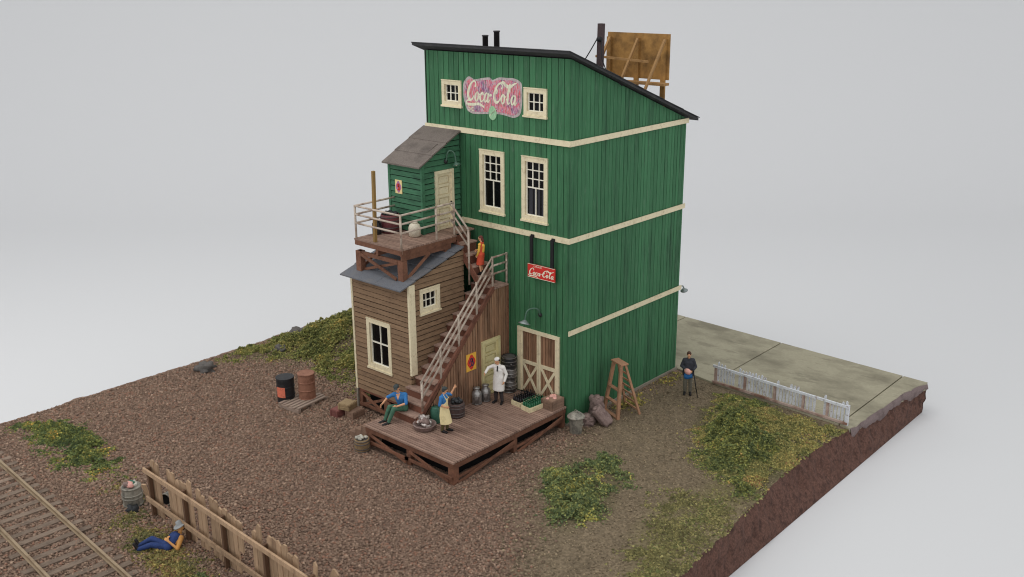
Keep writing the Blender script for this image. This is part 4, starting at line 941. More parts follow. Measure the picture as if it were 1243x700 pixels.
F0 = frame_of('front', (0, 0, 0))
def mural():
    t = thing('painted_sign', 'faded pink and purple painted Coca-Cola sign between the attic windows', 'painted sign', (-3.75, -.02, 12.4))
    t['label'] = 'faded pink and purple painted soda sign between the attic windows'
    out = [(-5.28,12.46),(-5.26,12.78),(-5.17,12.96),(-4.96,13.12),(-4.76,13.06),(-4.62,13.03),(-4.18,13.11),(-3.86,13.14),(-3.71,13.06),(-3.4,13.17),(-3.01,13.18),(-2.64,13.18),(-2.34,13.08),(-2.25,12.9),(-2.24,12.4),(-2.29,12.06),(-2.38,11.86),(-2.65,11.74),(-2.95,11.77),(-3.18,11.8),(-3.49,11.81),(-3.93,11.78),(-4.61,11.72),(-4.9,11.75),(-5.08,11.86),(-5.21,12.17)]
    c = crom([(p[0],p[1]) for p in out+[out[0]]], 4)[:-1]; poly = [(p.x,p.y) for p in c]
    cx, cy = -3.76, 12.45
    mb = MB(); slab(mb, poly, F0, lambda v: .012, -.01, .5); mb.build('border', M['mural_edge'], t)
    mb = MB(); slab(mb, [(cx+(u-cx)*.94, cy+(v-cy)*.88) for u, v in poly], F0, lambda v: .018, -.005, .5); mb.build('panel', M['mural'], t)
    mb = MB(); script_mesh(mb, F0, -5.14, -2.36, 12.0, 13.02, .125, .022, slant=.16); mb.build('lettering', M['mural_letter'], t)
    mb = MB(); lf = [(-3.72+.2*math.sin(a)*(1 if abs(math.cos(a)) < .8 else .9), 11.83+.27*math.cos(a)) for a in [2*math.pi*i/24 for i in range(24)]]
    slab(mb, lf, F0, lambda v: .032, -.005, .5); mb.build('emblem', M['mural_leaf'], t)
    mb = MB(); s = [(-3.9,11.72),(-3.55,11.98)]
    for k in range(3): mb.bar(wp(F0,-3.86+.06*k,11.72+.05*k,.034), wp(F0,-3.66+.08*k,11.9+.05*k,.034), .02, .004, up=(0,-1,0))
    mb.build('emblem_pattern', M['mural_letter'], t)
    text_mesh('price', '5¢', M['mural_letter'], t, F0, -4.85, 11.93, .34, .03)
mural()
def hanging_sign():
    t = thing('hanging_sign', 'small red enamel sign with white script hung by two black straps', 'sign', (-1.16, -.2, 5.8))
    fr = frame_of('front', (0, -.2, 0))
    mb = MB(); rect(mb, fr, -1.83, -.5, 5.8, 6.33, -.05, 0, .5); b = mb.build('board', M['red_sign'], t)
    mb = MB()
    for (a, c, d, e) in ((-1.83,-.5,6.315,6.33),(-1.83,-.5,5.8,5.815)): rect(mb, fr, a, c, d, e, -.01, .004, .5)
    mb.build('border', M['sign_letter'], t)
    mb = MB(); script_mesh(mb, fr, -1.80, -.47, 5.84, 6.2, .12, .004, slant=.2); mb.build('lettering', M['sign_letter'], t)
    text_mesh('small_lettering', 'DRINK', M['sign_letter'], t, fr, -1.32, 6.25, .085, .005, .42)
    for x in (-1.67, -.66):
        mb = MB(); mb.box((x-.07,-.19,6.28),(x+.07,-.13,7.42)); mb.box((x-.07,-.13,7.34),(x+.07,-.08,7.46)); mb.build('strap', M['black'], t)
hanging_sign()
def poster(label, fr, u0, u1, v0, v1, paper, ink, dark):
    c = wp(fr, (u0+u1)/2, v0, 0); t = thing('poster', label, 'poster', c)
    mb = MB(); rect(mb, fr, u0, u1, v0, v1, -.02, .01, .5); mb.build('sheet', M[paper], t)
    uc, vc, ru, rv = (u0+u1)/2, (v0+v1)/2, (u1-u0)*.38, (v1-v0)*.4
    mb = MB(); slab(mb, [(uc+ru*math.cos(a)*(1+.1*math.cos(4*a)), vc+rv*math.sin(a)*(1+.1*math.cos(4*a))) for a in [2*math.pi*i/28 for i in range(28)]], fr, lambda v: .014, -.01, .5); mb.build('print', M[ink], t)
    mb = MB()
    for st in ([(-.5,-.1),(-.2,.5),(.2,.4),(.1,-.1),(-.1,-.5),(-.4,-.6)], [(.1,-.4),(.35,-.6),(.5,-.2),(.3,.1)], [(-.1,.1),(.2,.1),(.4,.5)]):
        cc = crom(st, 4)
        for p, q in zip(cc[:-1], cc[1:]): mb.bar(wp(fr,uc+p.x*ru,vc+p.y*rv,.018), wp(fr,uc+q.x*ru,vc+q.y*rv,.018), .05, .006, up=fr[2])
    mb.build('print_detail', M[dark], t)
poster('red and yellow poster on the boarded stair side near the door', frame_of('right', (SX1+.0,0,0)), -2.46, -1.92, 2.22, 2.92, 'poster_yellow', 'poster_red', 'poster_dark')
poster('small cream and mauve poster on the green shed front', frame_of('front', (0,-2.15,0)), -7.0, -6.62, 8.66, 9.2, 'poster_cream', 'poster_mauve', 'poster_red')

# ------------------------------------------------------------------ fences
def brown_fence():
    a = V((-6.02,-14.12,0)); d = V((1,-.032,0)).normalized(); nrm = V((-d.y,d.x,0))
    t = thing('picket_fence', 'broken brown plank fence beside the sleeping man', 'fence', tuple(a))
    rng = random.Random(21); Lg = 10.3
    P = lambda s, off, z: a+d*s+nrm*off+V((0,0,z))
    s = 0
    while s < Lg:
        mb = MB(); mb.bar(P(s+.06,0,-.2),P(s+.06,0,1.78),.10,.12,up=nrm); mb.build('post', M['fence_post'], t); s += 2.22
    for z, tilt in ((1.68,0),(.62,0)):
        s = -.12
        while s < Lg-.2:
            e = min(s+4.5, Lg+.2); mb = MB(); mb.bar(P(s,-.1,z+rng.uniform(-.02,.02)),P(e-.01,-.1,z+rng.uniform(-.02,.02)),.07,.15,up=(0,0,1)); mb.build('rail', M['fence'], t); s = e
    gaps = {2, 3, 10, 13, 21, 22, 25, 32, 33, 35, 37}
    for k in range(41):
        if k in gaps: continue
        s = .05+k*.255; w = .225; h = 1.92+rng.uniform(-.12,.14); z0 = .03; tl = rng.uniform(-.02,.02)
        if k in (20,): z0, h = .85, 1.85
        if k in (24,): z0 = .45; h = 2.05
        if k in (34,): tl = .1; w = .13; h = 2.1
        if k in (36,): z0, h, tl = 1.3, 2.3, .55
        mb = MB(); c0 = P(s+w/2,.1,z0); c1 = P(s+w/2+tl*(h-z0),.1,h)
        b = h+rng.uniform(-.1,.1)
        q = [P(s,.085,z0),P(s+w,.085,z0),P(s+w+tl*(h-z0),.085,b),P(s+w*.4+tl*(h-z0),.085,max(h,b)+rng.uniform(0,.06)),P(s+tl*(h-z0),.085,h)]
        q2 = [p+nrm*.05 for p in q]
        mb.add(q+q2, [(0,1,2,3,4),(9,8,7,6,5)]+[(i,i+5,(i+1)%5+5,(i+1)%5) for i in range(5)])
        mb.build('picket', M['fence'], t)
brown_fence()
def white_fence():
    a = V((2.12,7.46,.03)); b = V((8.2,7.1,.03)); d = (b-a).normalized(); nrm = V((-d.y,d.x,0)); Lg = (b-a).length
    t = thing('picket_fence', 'low flaking white picket fence along the concrete slab', 'fence', tuple(a))
    rng = random.Random(22); P = lambda s, o, z: a+d*s+nrm*o+V((0,0,z))
    for s in (.05,1.5,2.9,4.2,5.25):
        mb = MB(); mb.bar(P(s,0,-.05),P(s,0,.8),.09,.09,up=nrm); mb.build('post', M['rust_rail'], t)
    mb = MB(); mb.bar(P(Lg,0,-.1),P(Lg,0,.86),.11,.11,up=nrm); mb.build('post', M['white_fence'], t)
    mb = MB(); mb.bar(P(-.05,-.06,.79),P(Lg+.05,-.06,.8),.07,.1); mb.build('rail', M['white_fence'], t)
    mb = MB(); mb.bar(P(-.05,-.06,.08),P(Lg+.05,-.06,.10),.07,.09); mb.build('rail', M['rust_rail'], t)
    low = lambda k: k in (3,4,5,16,17,18,20,21,22,26,27,28,29,30,34,35,36,37)
    for k in range(40):
        if k in (6, 31, 32): continue
        s = .1+k*.15; h = .78 if low(k) else rng.uniform(.92,1.0)
        mb = MB(); w = .095; o = .05
        q = [P(s,o,.12),P(s+w,o,.12),P(s+w,o,h-.06),P(s+w/2,o,h),P(s,o,h-.06)]; q2 = [p+nrm*.03 for p in q]
        mb.add(q+q2, [(0,1,2,3,4),(9,8,7,6,5)]+[(i,i+5,(i+1)%5+5,(i+1)%5) for i in range(5)]); mb.build('picket', M['white_fence'], t)
white_fence()

# ------------------------------------------------------------------ railway
def track():
    t = thing('railway_track', 'pair of brown rails on grey timber ties at the front left corner', 'railway', (-9, -17, 0))
    d = V((1,-.055,0)).normalized(); nrm = V((-d.y,d.x,0)); r1 = V((-13.34,-15.99,0)); rng = random.Random(31)
    gauge = 1.66
    def X(s, o, z): return r1+d*s+nrm*o+V((0,0,z))
    for o in (0, -gauge):
        mb = MB(); q = [(-.07,.08),(.07,.08),(.07,.105),(.018,.12),(.018,.18),(.04,.19),(.04,.235),(-.04,.235),(-.04,.19),(-.018,.18),(-.018,.12),(-.07,.105)]
        n = len(q); vs = [X(s,o+p[0],p[1]) for s in (-3.55,20.5) for p in q]
        mb.add(vs, [tuple(range(n))[::-1], tuple(range(n,2*n))]+[(i,(i+1)%n,(i+1)%n+n,i+n) for i in range(n)]); mb.build('rail', M['railsteel'], t)
    s = -3.3
    while s < 20.3:
        mb = MB(); c = X(s,-gauge/2+rng.uniform(-.06,.06),rng.uniform(-.005,.012)); Mx = Matrix.Rotation(math.atan2(d.y,d.x)+rng.uniform(-.03,.03),3,'Z')
        mb.obox(c,(.24,2.5,.17),Mx); mb.build('tie', M['tie'], t); s += .58
track()

# ------------------------------------------------------------------ loose props
def cyl_hoops(mb, c, r, h, n=22, bulge=0.0, ribs=(), rib=.02, inset=.03, r_=.5):
    prof = [(r*.98,0)]; K = 12
    pts = [(i/K) for i in range(K+1)]
    for u in pts:
        rr = r*(1+bulge*math.sin(math.pi*u))
        prof.append((rr, h*u))
    prof += [(r*.9,h),(r*.9,h-inset),(0.001,h-inset)]
    mb.lathe(prof, c, n, r_)
def hoop(mb, c, r, z, w=.03, t=.012, n=22):
    mb.lathe([(r,z-w/2),(r+t,z-w/2),(r+t,z+w/2),(r,z+w/2)], c, n, .5)
def drum(label, c, m, lab=None, h=1.12, r=.36):
    t = thing('oil_drum', label, 'oil drum', c, group='oil drums by the pallet')
    mb = MB(); cyl_hoops(mb, c, r, h, 26); mb.build('body', M[m], t)
    for z in (.02, h*.34, h*.66, h-.015):
        mb = MB(); hoop(mb, c, r-.004, z, .05, .022, 26); mb.build('hoop', M[m], t)
    mb = MB(); mb.lathe([(.05,h-.03),(.05,h-.005),(.001,h-.004)], (c[0]+.18,c[1]-.05,c[2]), 10); mb.build('bung', M['iron'], t)
    if lab:
        mb = MB(); n = 9; a0, a1 = lab; vs = []
        for i in range(n+1):
            a = a0+(a1-a0)*i/n
            for z in (.3*h, .36*h, .62*h, .70*h): vs.append((c[0]+(r+.024)*math.cos(a), c[1]+(r+.024)*math.sin(a), c[2]+z))
        mb.add(vs, [(4*i+k, 4*i+4+k, 4*i+5+k, 4*i+k+1) for i in range(n) for k in range(3)], .5, True); mb.build('paper_label', M['orange'], t)
    return t
def pallet():
    z = gh(-9.55,-5.3)
    t = thing('pallet', 'grey slatted wooden pallet under the rusty drum', 'pallet', (-9.52,-5.45,z), rz=math.radians(6))
    for y in (-.75, 0, .75):
        mb = MB(); mb.box((-.55,y-.08,0),(.6,y+.08,.14)); mb.build('runner', M['grey_wood'], t, world=False)
    for k in range(6):
        mb = MB(); x = -.55+k*.2; mb.box((x,-.85+.06*(k%2),.142),(x+.135,.85-.05*(k%3),.2)); mb.build('slat', M['grey_wood'], t, world=False)
pallet()
drum('black oil drum with an orange label beside the pallet', (-10.25,-5.75,gh(-10.25,-5.75)-.02), 'drum_black', (math.radians(-100), math.radians(-40)))
drum('rusty brown oil drum standing on the pallet', (-9.55,-5.2,gh(-9.55,-5.3)+.19), 'rust', None, 1.08, .34)

def crate(label, c, size, rz, m, name='wooden_crate', cat='crate', group='crates beside the annex', slats=3):
    t = thing(name, label, cat, c, rz, group); sx, sy, sz = [q/2 for q in size]; h = size[2]
    for (a, b, fixed) in ((0,-sy,'y'),(0,sy,'y'),(-sx,0,'x'),(sx,0,'x')):
        mb = MB()
        for k in range(slats):
            z0, z1 = h*k/slats+.006, h*(k+1)/slats-.006
            if fixed == 'y': mb.box((-sx,b-.015,z0),(sx,b+.015,z1))
            else: mb.box((a-.015,-sy+.016,z0),(a+.015,sy-.016,z1))
        if fixed == 'y':
            for x in (-sx+.04, sx-.04): mb.box((x-.035,b-.03 if b < 0 else b+.015,.0),(x+.035,b-.015 if b < 0 else b+.03,h))
        mb.build('side', M[m], t, world=False)
    mb = MB(); mb.box((-sx+.02,-sy+.02,h-.05),(sx-.02,sy-.02,h+.012)); mb.build('lid', M[m], t, world=False)
    mb = MB(); mb.box((-sx+.02,-sy+.02,.0),(sx-.02,sy-.02,.03)); mb.build('bottom', M[m], t, world=False)
    return t
g = gh(-7.2,-5.0)
crate('maroon wooden crate at the left of three crates by the annex', (-7.55,-5.2,g-.03), (.42,.48,.32), .12, 'crate_maroon')
crate('brown wooden crate at the right of three crates by the annex', (-6.95,-4.85,g-.05), (.48,.56,.36), .05, 'crate_brown')
crate('tan crate lying across the two other crates by the annex', (-7.26,-4.95,g+.325), (.52,.56,.24), .3, 'crate_tan')

def barrel(name, label, cat, c, r, h, m, hoops=(.12,.32,.68,.88), fill=None, group=None, bulge=.09, fm='ash', nf=14):
    t = thing(name, label, cat, c, group=group)
    mb = MB(); cyl_hoops(mb, c, r, h, 22, bulge, inset=.05); mb.build('staves' if m.startswith('keg') and 'steel' not in m else 'body', M[m], t)
    for u in hoops:
        mb = MB(); rr = r*(1+bulge*math.sin(math.pi*u)); hoop(mb, c, rr-.006, h*u, .035, .018); mb.build('hoop', M['hoop'], t)
    if fill:
        rng = random.Random(len(label)); mb = MB()
        for k in range(nf):
            a = rng.random()*6.28; q = r*.7*math.sqrt(rng.random()); s = r*rng.uniform(.16,.34)
            mb.blob((c[0]+q*math.cos(a), c[1]+q*math.sin(a), c[2]+h+fill*rng.uniform(0,1)-.02), (s,s*.8,s*.7), k, .5, r=rng.random(), n=8, sub=6)
        tag(mb.build('fill', M[fm], t), None, None) if False else mb.build('contents', M[fm], t)
    return t
barrel('wooden_barrel', 'tan wooden barrel heaped with pale scrap below the dock end', 'barrel', (-4.42,-6.60,gh(-4.5,-6.5)), .27, .52, 'keg_tan', fill=.08)
barrel('wooden_barrel', 'dark wooden keg with clutter on top by the boarded stair side', 'barrel', (-2.62,-3.45,DZ), .31, .56, 'keg', fill=.1, fm='coal')
# green can
def green_can():
    c = (-2.80,-4.33,DZ); t = thing('metal_can', 'green metal can at the foot of the stairs', 'can', c)
    mb = MB(); mb.lathe([(.2,0),(.21,.02),(.21,.5),(.17,.56),(.17,.6),(.001,.6)], c, 18, .5); mb.build('body', M['green_can'], t)
    mb = MB(); mb.tube([(c[0]-.16,c[1],c[2]+.54),(c[0]-.1,c[1],c[2]+.7),(c[0]+.1,c[1],c[2]+.7),(c[0]+.16,c[1],c[2]+.54)], .012, 6); mb.build('handle', M['iron'], t)
green_can()
def scrap_tub():
    c = (-2.72,-5.0,DZ); t = thing('scrap_tub', 'round tub heaped with silvery scrap at the foot of the stairs', 'tub', c)
    mb = MB(); mb.lathe([(.34,0),(.4,.05),(.42,.16),(.44,.17),(.44,.2),(.38,.2),(.36,.12),(.001,.12)], c, 22, .5); mb.build('tub', M['sack'], t)
    rng = random.Random(4)
    for k in range(9):
        a = rng.random()*6.28; q = .28*math.sqrt(rng.random()); s = rng.uniform(.1,.17); mb = MB()
        mb.blob((c[0]+q*math.cos(a),c[1]+q*math.sin(a),c[2]+.2+.25*rng.random()*(1-q)), (s*1.3,s*.7,s*.7), k, .5, n=9, sub=7, M=Matrix.Rotation(rng.random()*6,3,'Z') @ Matrix.Rotation(rng.uniform(-.8,.8),3,'X')); mb.build('scrap', M['silver'] if k % 3 else M['sack'], t)
scrap_tub()
def milk_can(label, c):
    t = thing('milk_can', label, 'milk can', c, group='milk cans by the side door')
    mb = MB(); mb.lathe([(.17,0),(.19,.02),(.195,.4),(.17,.5),(.1,.57),(.1,.63)], c, 18, .5); mb.build('body', M['steel'], t)
    mb = MB(); mb.lathe([(.1,.63),(.13,.64),(.14,.68),(.05,.71),(.001,.715)], c, 16, .5); mb.build('lid', M['steel'], t)
    for s in (-1, 1):
        mb = MB(); mb.tube([(c[0]+s*.17,c[1],c[2]+.49),(c[0]+s*.2,c[1],c[2]+.57),(c[0]+s*.1,c[1],c[2]+.6)], .012, 6); mb.build('handle', M['steel'], t)
    for z in (.05, .38):
        mb = MB(); hoop(mb, c, .19, z, .025, .012); mb.build('hoop', M['steel'], t)
milk_can('steel milk can nearer the camera by the pale side door', (-2.78,-2.14,DZ)); milk_can('steel milk can tucked behind the other by the side door', (-2.72,-1.7,DZ))
def keg_steel(label, c, m='kegsteel', h=.5, r=.27):
    t = thing('beer_keg', label, 'keg', c, group='kegs stacked in the wall corner')
    mb = MB(); cyl_hoops(mb, c, r, h, 22, .08, inset=.04); mb.build('body', M[m], t)
    for u in (.06,.36,.64,.94):
        mb = MB(); hoop(mb, c, r*(1+.08*math.sin(math.pi*u))-.004, h*u, .035, .022); mb.build('hoop', M['kegsteel'] if m == 'drum_black' else M['steel'], t)
    mb = MB(); a = -.6; mb.lathe([(.035,0),(.035,.05),(.02,.06)], (c[0]+r*1.06*math.cos(a),c[1]+r*1.06*math.sin(a),c[2]+h/2), 10, M=V((0,0,1)).rotation_difference(V((math.cos(a),math.sin(a),0))).to_matrix()); mb.build('bung', M['steel'], t)
KX, KY = -2.66,-.38
keg_steel('dark steel keg at the bottom of the stack of kegs', (KX,KY,DZ)); keg_steel('dark steel keg in the middle of the stack of kegs', (KX+.01,KY,DZ+.5)); keg_steel('black keg on top of the stack of kegs', (KX-.01,KY+.01,DZ+1.0), 'drum_black', .5, .28)

def bottle_proto(m, label, group, loc):
    b = MB(); b.lathe([(.044,0),(.048,.01),(.048,.22),(.036,.27),(.02,.31),(.018,.36),(.023,.36),(.023,.385),(.001,.385)], (0,0,0), 8, .5)
    o = b.build('bottle', M[m], None); o.location = loc
    return tag(o, label, 'bottle', group)
def bottle_crate(label, c, rz, m, blabel, bgroup):
    t = thing('bottle_crate', label, 'bottle crate', c, rz, 'bottle crates on the dock'); sx, sy, h = .25, .47, .19
    for n, lo, hi in (('side',(-sx,-sy,0),(sx,-sy+.03,h)),('side',(-sx,sy-.03,0),(sx,sy,h)),('side',(-sx,-sy+.032,0),(-sx+.03,sy-.032,h)),('side',(sx-.03,-sy+.032,0),(sx,sy-.032,h)),('bottom',(-sx+.03,-sy+.03,.005),(sx-.03,sy-.03,.03))):
        mb = MB(); mb.box(lo, hi); mb.build(n, M['crate_white'], t, world=False)
    proto = None; R = Matrix.Rotation(rz, 3, 'Z')
    for i in range(4):
        for j in range(8):
            p = V(c)+R @ V((-.165+.11*i, -.385+.11*j, .032))
            if proto is None: proto = bottle_proto(m, blabel, bgroup, p); o = proto
            else: o = proto.copy(); COL.objects.link(o); o.location = p
            o.rotation_euler = (RNG.uniform(-.04,.04), RNG.uniform(-.04,.04), 0)
bottle_crate('cream crate full of dark bottles beside the man in the white coat', (-1.45,-.86,DZ), -.06, 'bottle_dark', 'dark brown bottle standing in the cream crate', 'dark bottles in their crate')
bottle_crate('cream crate full of green bottles between two other crates', (-.84,-.98,DZ), -.1, 'bottle_green', 'green bottle standing in the cream crate', 'green bottles in their crate')
def paper_crate():
    t = crate('brown wooden crate topped with pink paper at the dock corner', (-.36,-.44,DZ), (.56,.66,.38), -.05, 'crate_brown', group='')
    if 'group' in t: del t['group']
    mb = MB(); rng = random.Random(3)
    for k in range(10): mb.blob((rng.uniform(-.17,.17),rng.uniform(-.22,.22),.4), (.09,.07,.03), k, .5, n=8, sub=5, M=Matrix.Rotation(rng.random()*6,3,'Z'))
    mb.build('contents', M['pink'], t, world=False)
paper_crate()

def trash_can():
    c = (.62,-.22,gh(.6,-.2)-.02); t = thing('trash_can', 'grey galvanised trash can with domed lid at the warehouse corner', 'trash can', c)
    mb = MB(); n = 32; prof = [(.22,0),(.23,.02),(.27,.66),(.285,.67),(.285,.7)]; vs = []
    for (q, z) in prof:
        for j in range(n): a = 2*math.pi*j/n; k = 1+.02*(j % 2); vs.append((c[0]+q*k*math.cos(a), c[1]+q*k*math.sin(a), c[2]+z))
    mb.add(vs, [(i*n+j,i*n+(j+1)%n,(i+1)*n+(j+1)%n,(i+1)*n+j) for i in range(len(prof)-1) for j in range(n)], .5); mb.build('body', M['galv'], t)
    mb = MB(); mb.lathe([(.33,.67),(.35,.69),(.34,.73),(.30,.76),(.2,.84),(.08,.88),(.001,.885)], c, 24, .7); l = mb.build('lid', M['galv'], t)
    mb = MB(); mb.tube([(c[0]-.1,c[1],c[2]+.86),(c[0]-.06,c[1],c[2]+.96),(c[0]+.06,c[1],c[2]+.96),(c[0]+.1,c[1],c[2]+.86)], .016, 6); mb.build('handle', M['galv'], l)
    for s in (-1, 1):
        mb = MB(); mb.tube([(c[0]+s*.26,c[1]-.08,c[2]+.5),(c[0]+s*.33,c[1]-.05,c[2]+.46),(c[0]+s*.33,c[1]+.05,c[2]+.46),(c[0]+s*.26,c[1]+.08,c[2]+.5)], .014, 6); mb.build('handle', M['galv'], t)
trash_can()
def sacks():
    g = gh(.5,1)
    def sack(label, c, rad, M3, seed, flat=1.5):
        t = thing('burlap_sack', label, 'sack', c, group='sacks against the green wall')
        mb = MB(); mb.blob((c[0],c[1],c[2]+rad[2]*.9), rad, seed, .38, 3.0, 26, 20, M=M3, r=.5, flat=flat); mb.build('sack_body', M['sack'], t)
        mb = MB(); top = V((c[0],c[1],c[2]+rad[2]*.9))+M3 @ V((0,0,rad[2]*.98)); mb.blob(top, (rad[0]*.55,rad[1]*.55,.08), seed+9, .7, 3, 12, 7, r=.9); mb.build('sack_mouth', M['sack'], t)
    I = Matrix.Identity(3)
    sack('upright burlap sack standing against the green wall', (.42,1.35,g+.05), (.29,.28,.45), I, 1)
    sack('burlap sack leaning over in front of the upright sack', (.95,1.02,g), (.2,.26,.4), Matrix.Rotation(.7,3,Vector((.5,-.8,0)).normalized()), 2)
    sack('flattened burlap sack on the ground behind the trash can', (.45,.72,g), (.3,.3,.17), I, 3)
sacks()
def ladder():
    t = thing('stepladder', 'open wooden stepladder standing beside the green wall', 'stepladder', (.8,2.35,0))
    z = gh(.8,2.3); H = 2.15; top = V((.74,2.3,z+H))
    A, B, C2, E = V((1.15,1.78,z)), V((.2,2.15,z)), V((1.5,2.78,z)), V((.55,3.15,z))
    tA, tB = V((.98,2.16,z+H)), V((.5,2.34,z+H)); tC, tE = V((1.04,2.34,z+H)), V((.56,2.52,z+H))
    for a, b in ((A,tA),(B,tB)):
        mb = MB(); mb.bar(a,b,.1,.13,up=(.4,1,0)); mb.build('leg', M['ladder'], t)
    for a, b in ((C2,tC),(E,tE)):
        mb = MB(); mb.bar(a,b,.07,.09,up=(.4,1,0)); mb.build('leg', M['ladder'], t)
    for k in range(1, 4):
        u = k/4-.22; mb = MB(); mb.bar(A.lerp(tA,u),B.lerp(tB,u),.16,.045); mb.build('step', M['ladder'], t)
    for k in range(1, 7):
        u = k/7-.06; mb = MB(); mb.bar(C2.lerp(tC,u),E.lerp(tE,u),.05,.06); mb.build('rung', M['ladder'], t)
    mb = MB(); d = (tA-tB).normalized(); M3 = Matrix.Rotation(math.atan2(d.y,d.x),3,'Z'); mb.obox((tA+tB+tC+tE)/4+V((0,0,.03)),(.74,.36,.07),M3); mb.build('top_cap', M['ladder'], t, bevel=.015)
ladder()
def trash_barrel():
    c = (-7.15,-14.22,gh(-7.15,-14.2)); t = thing('trash_barrel', 'weathered grey barrel heaped with rubbish beside the brown fence end', 'barrel', c)
    mb = MB(); cyl_hoops(mb, c, .3, .72, 22, .07, inset=.12); mb.build('body', M['galv'], t)
    for u in (.1,.45,.62,.96):
        mb = MB(); hoop(mb, c, .3*(1+.07*math.sin(math.pi*u)), .72*u, .04, .02); mb.build('hoop', M['galv'], t)
    rng = random.Random(6); ms = ['pink','green_can','sack','ash','sack','pink','ash','sack']
    for k, m in enumerate(ms):
        a = k*2.4; q = .16*(k/8)**.5; mb = MB(); mb.blob((c[0]+q*math.cos(a),c[1]+q*math.sin(a),c[2]+.72+.1*rng.random()), (.12,.1,.08), k, .6, n=9, sub=7); mb.build('rubbish', M[m], t)
trash_barrel()
def bucket():
    c = (-6.3,-13.55,gh(-6.3,-13.5)+.2); t = thing('bucket', 'bucket lying on its side behind the brown fence', 'bucket', c)
    M3 = V((0,0,1)).rotation_difference(V((.55,-.8,.12)).normalized()).to_matrix()
    mb = MB(); mb.lathe([(.17,-.4),(.22,0),(.235,0),(.235,.02),(.2,.02),(.15,-.36),(.001,-.37)], c, 20, .5, M3); mb.build('body', M['galv'], t)
    mb = MB(); mb.lathe([(.195,-.06),(.001,-.061)], c, 18, .5, M3, close=False); mb.build('inside', M['inside'], t)  # black disc across the mouth, painted as the shade within the bucket
bucket()
def scrap_board(label, c, size, rz, tilt, m):
    t = thing('scrap_board', label, 'board', c, rz); mb = MB(); mb.obox((0,0,size[2]/2),size,Matrix.Rotation(tilt,3,'X')); mb.build('plank', M[m], t, world=False)
scrap_board('scrap board leaning between the trash barrel and the fence end', (-6.5,-14.02,gh(-6.5,-14)+.25), (.16,.05,.7), .4, .3, 'fence')
for k, (x, y, s, lb) in enumerate(((-15.8,-.9,.34,'grey boulder on the crest of the mound nearest the shed'),(-15.9,-6.1,.38,'grey boulder at the far left foot of the mound'),(-15.0,-2.6,.24,'dark boulder halfway up the mound'))):
    mb = MB(); z = gh(x, y); mb.blob((x,y,z+s*.1),(s*1.3,s,s*.8),k+3,1.0,1.9,18,14); o = mb.build('boulder', M['stone'], None, loc=(x,y,z)); tag(o, lb, 'rock', 'boulders on the mound')
for k, (x, y, s, lb) in enumerate(((-7.75,-14.05,.16,'dark charred lump left of the trash barrel foot'),(-6.8,-14.45,.18,'dark charred lump right of the trash barrel foot'))):
    mb = MB(); z = gh(x, y); mb.blob((x,y,z+s*.2),(s*1.3,s,s*.8),k+13,1.0,2.2,12,8,r=.2); o = mb.build('charred_lump', M['coal'], None, loc=(x,y,z)); tag(o, lb, 'debris', 'charred debris at the trash barrel')
# upper platform things
barrel('wooden_barrel', 'maroon barrel of coal on the upper platform', 'barrel', (-6.86,-2.62,UZ), .36, .72, 'maroon', fill=.08, fm='coal')
def dark_jug():
    c = (-7.0,-3.2,UZ); t = thing('dark_jug', 'black jug on the upper platform left of the maroon barrel', 'jug', c)
    mb = MB(); mb.lathe([(.16,0),(.18,.03),(.18,.42),(.08,.56),(.07,.64),(.09,.65),(.001,.66)], c, 16, .5); mb.build('body', M['drum_black'], t)
    mb = MB(); mb.tube([(c[0]+.08,c[1],c[2]+.6),(c[0]+.2,c[1],c[2]+.56),(c[0]+.18,c[1],c[2]+.4)], .02, 6); mb.build('handle', M['drum_black'], t)
dark_jug()
def stone_jar():
    c = (-5.6,-2.5,UZ); t = thing('stoneware_jar', 'rounded beige stoneware jar on the upper platform', 'jar', c)
    mb = MB(); mb.lathe([(.18,0),(.23,.04),(.24,.34),(.2,.46),(.12,.53)], c, 18, .5); mb.build('body', M['stoneware'], t)
    mb = MB(); mb.lathe([(.12,.53),(.13,.55),(.11,.59),(.001,.6)], c, 14, .5); mb.build('lid', M['stoneware'], t)
stone_jar()
mb = MB(); mb.bar((-6.12,-4.05,UZ),(-6.02,-4.07,9.93),.11,.11,up=(0,1,0)); o = mb.build('wooden_pole', M['olive_pole'], None, loc=(-6.12,-4.05,UZ)); tag(o, 'tall olive brown pole standing at the upper platform railing', 'pole')
# ------------------------------------------------------------------ people
def capsule(mb, a, b, ra, rb, n=14):
    a, b = V(a), V(b); d = b-a; Lg = max(d.length, 1e-4); M3 = V((0,0,1)).rotation_difference(d.normalized()).to_matrix() if d.length > 1e-4 else Matrix.Identity(3)
    prof = []
    for i in range(6): t = -math.pi/2+(math.pi/2)*i/6; prof.append((max(ra*math.cos(t),1e-4), ra*math.sin(t)))
    for i in range(7): t = (math.pi/2)*i/6; prof.append((max(rb*math.cos(t),1e-4), Lg+rb*math.sin(t)))
    mb.lathe(prof, a, n, .5, M3)
def ellip(mb, c, rad, M3=None): mb.blob(c, rad, 0, 0, n=16, sub=12, r=.5, M=M3)
def fuse(mb, name, mats, parent, vox=.014, smooth=4, paint=None):
    """Melts the pieces into one continuous surface."""
    o = mb.build(name, mats[0], parent, world=False)
    r = o.modifiers.new('fuse', 'REMESH'); r.mode = 'VOXEL'; r.voxel_size = vox; r.use_smooth_shade = True
    s = o.modifiers.new('soft', 'SMOOTH'); s.iterations = smooth; s.factor = .5
    me = bpy.data.meshes.new_from_object(o.evaluated_get(bpy.context.evaluated_depsgraph_get()))
    o.modifiers.clear(); old = o.data; o.data = me; bpy.data.meshes.remove(old); me.name = name
    me.materials.clear()
    for m in mats: me.materials.append(m)
    for p in me.polygons: p.use_smooth = True
    if paint:
        for p in me.polygons: p.material_index = paint(p.center)
    return o
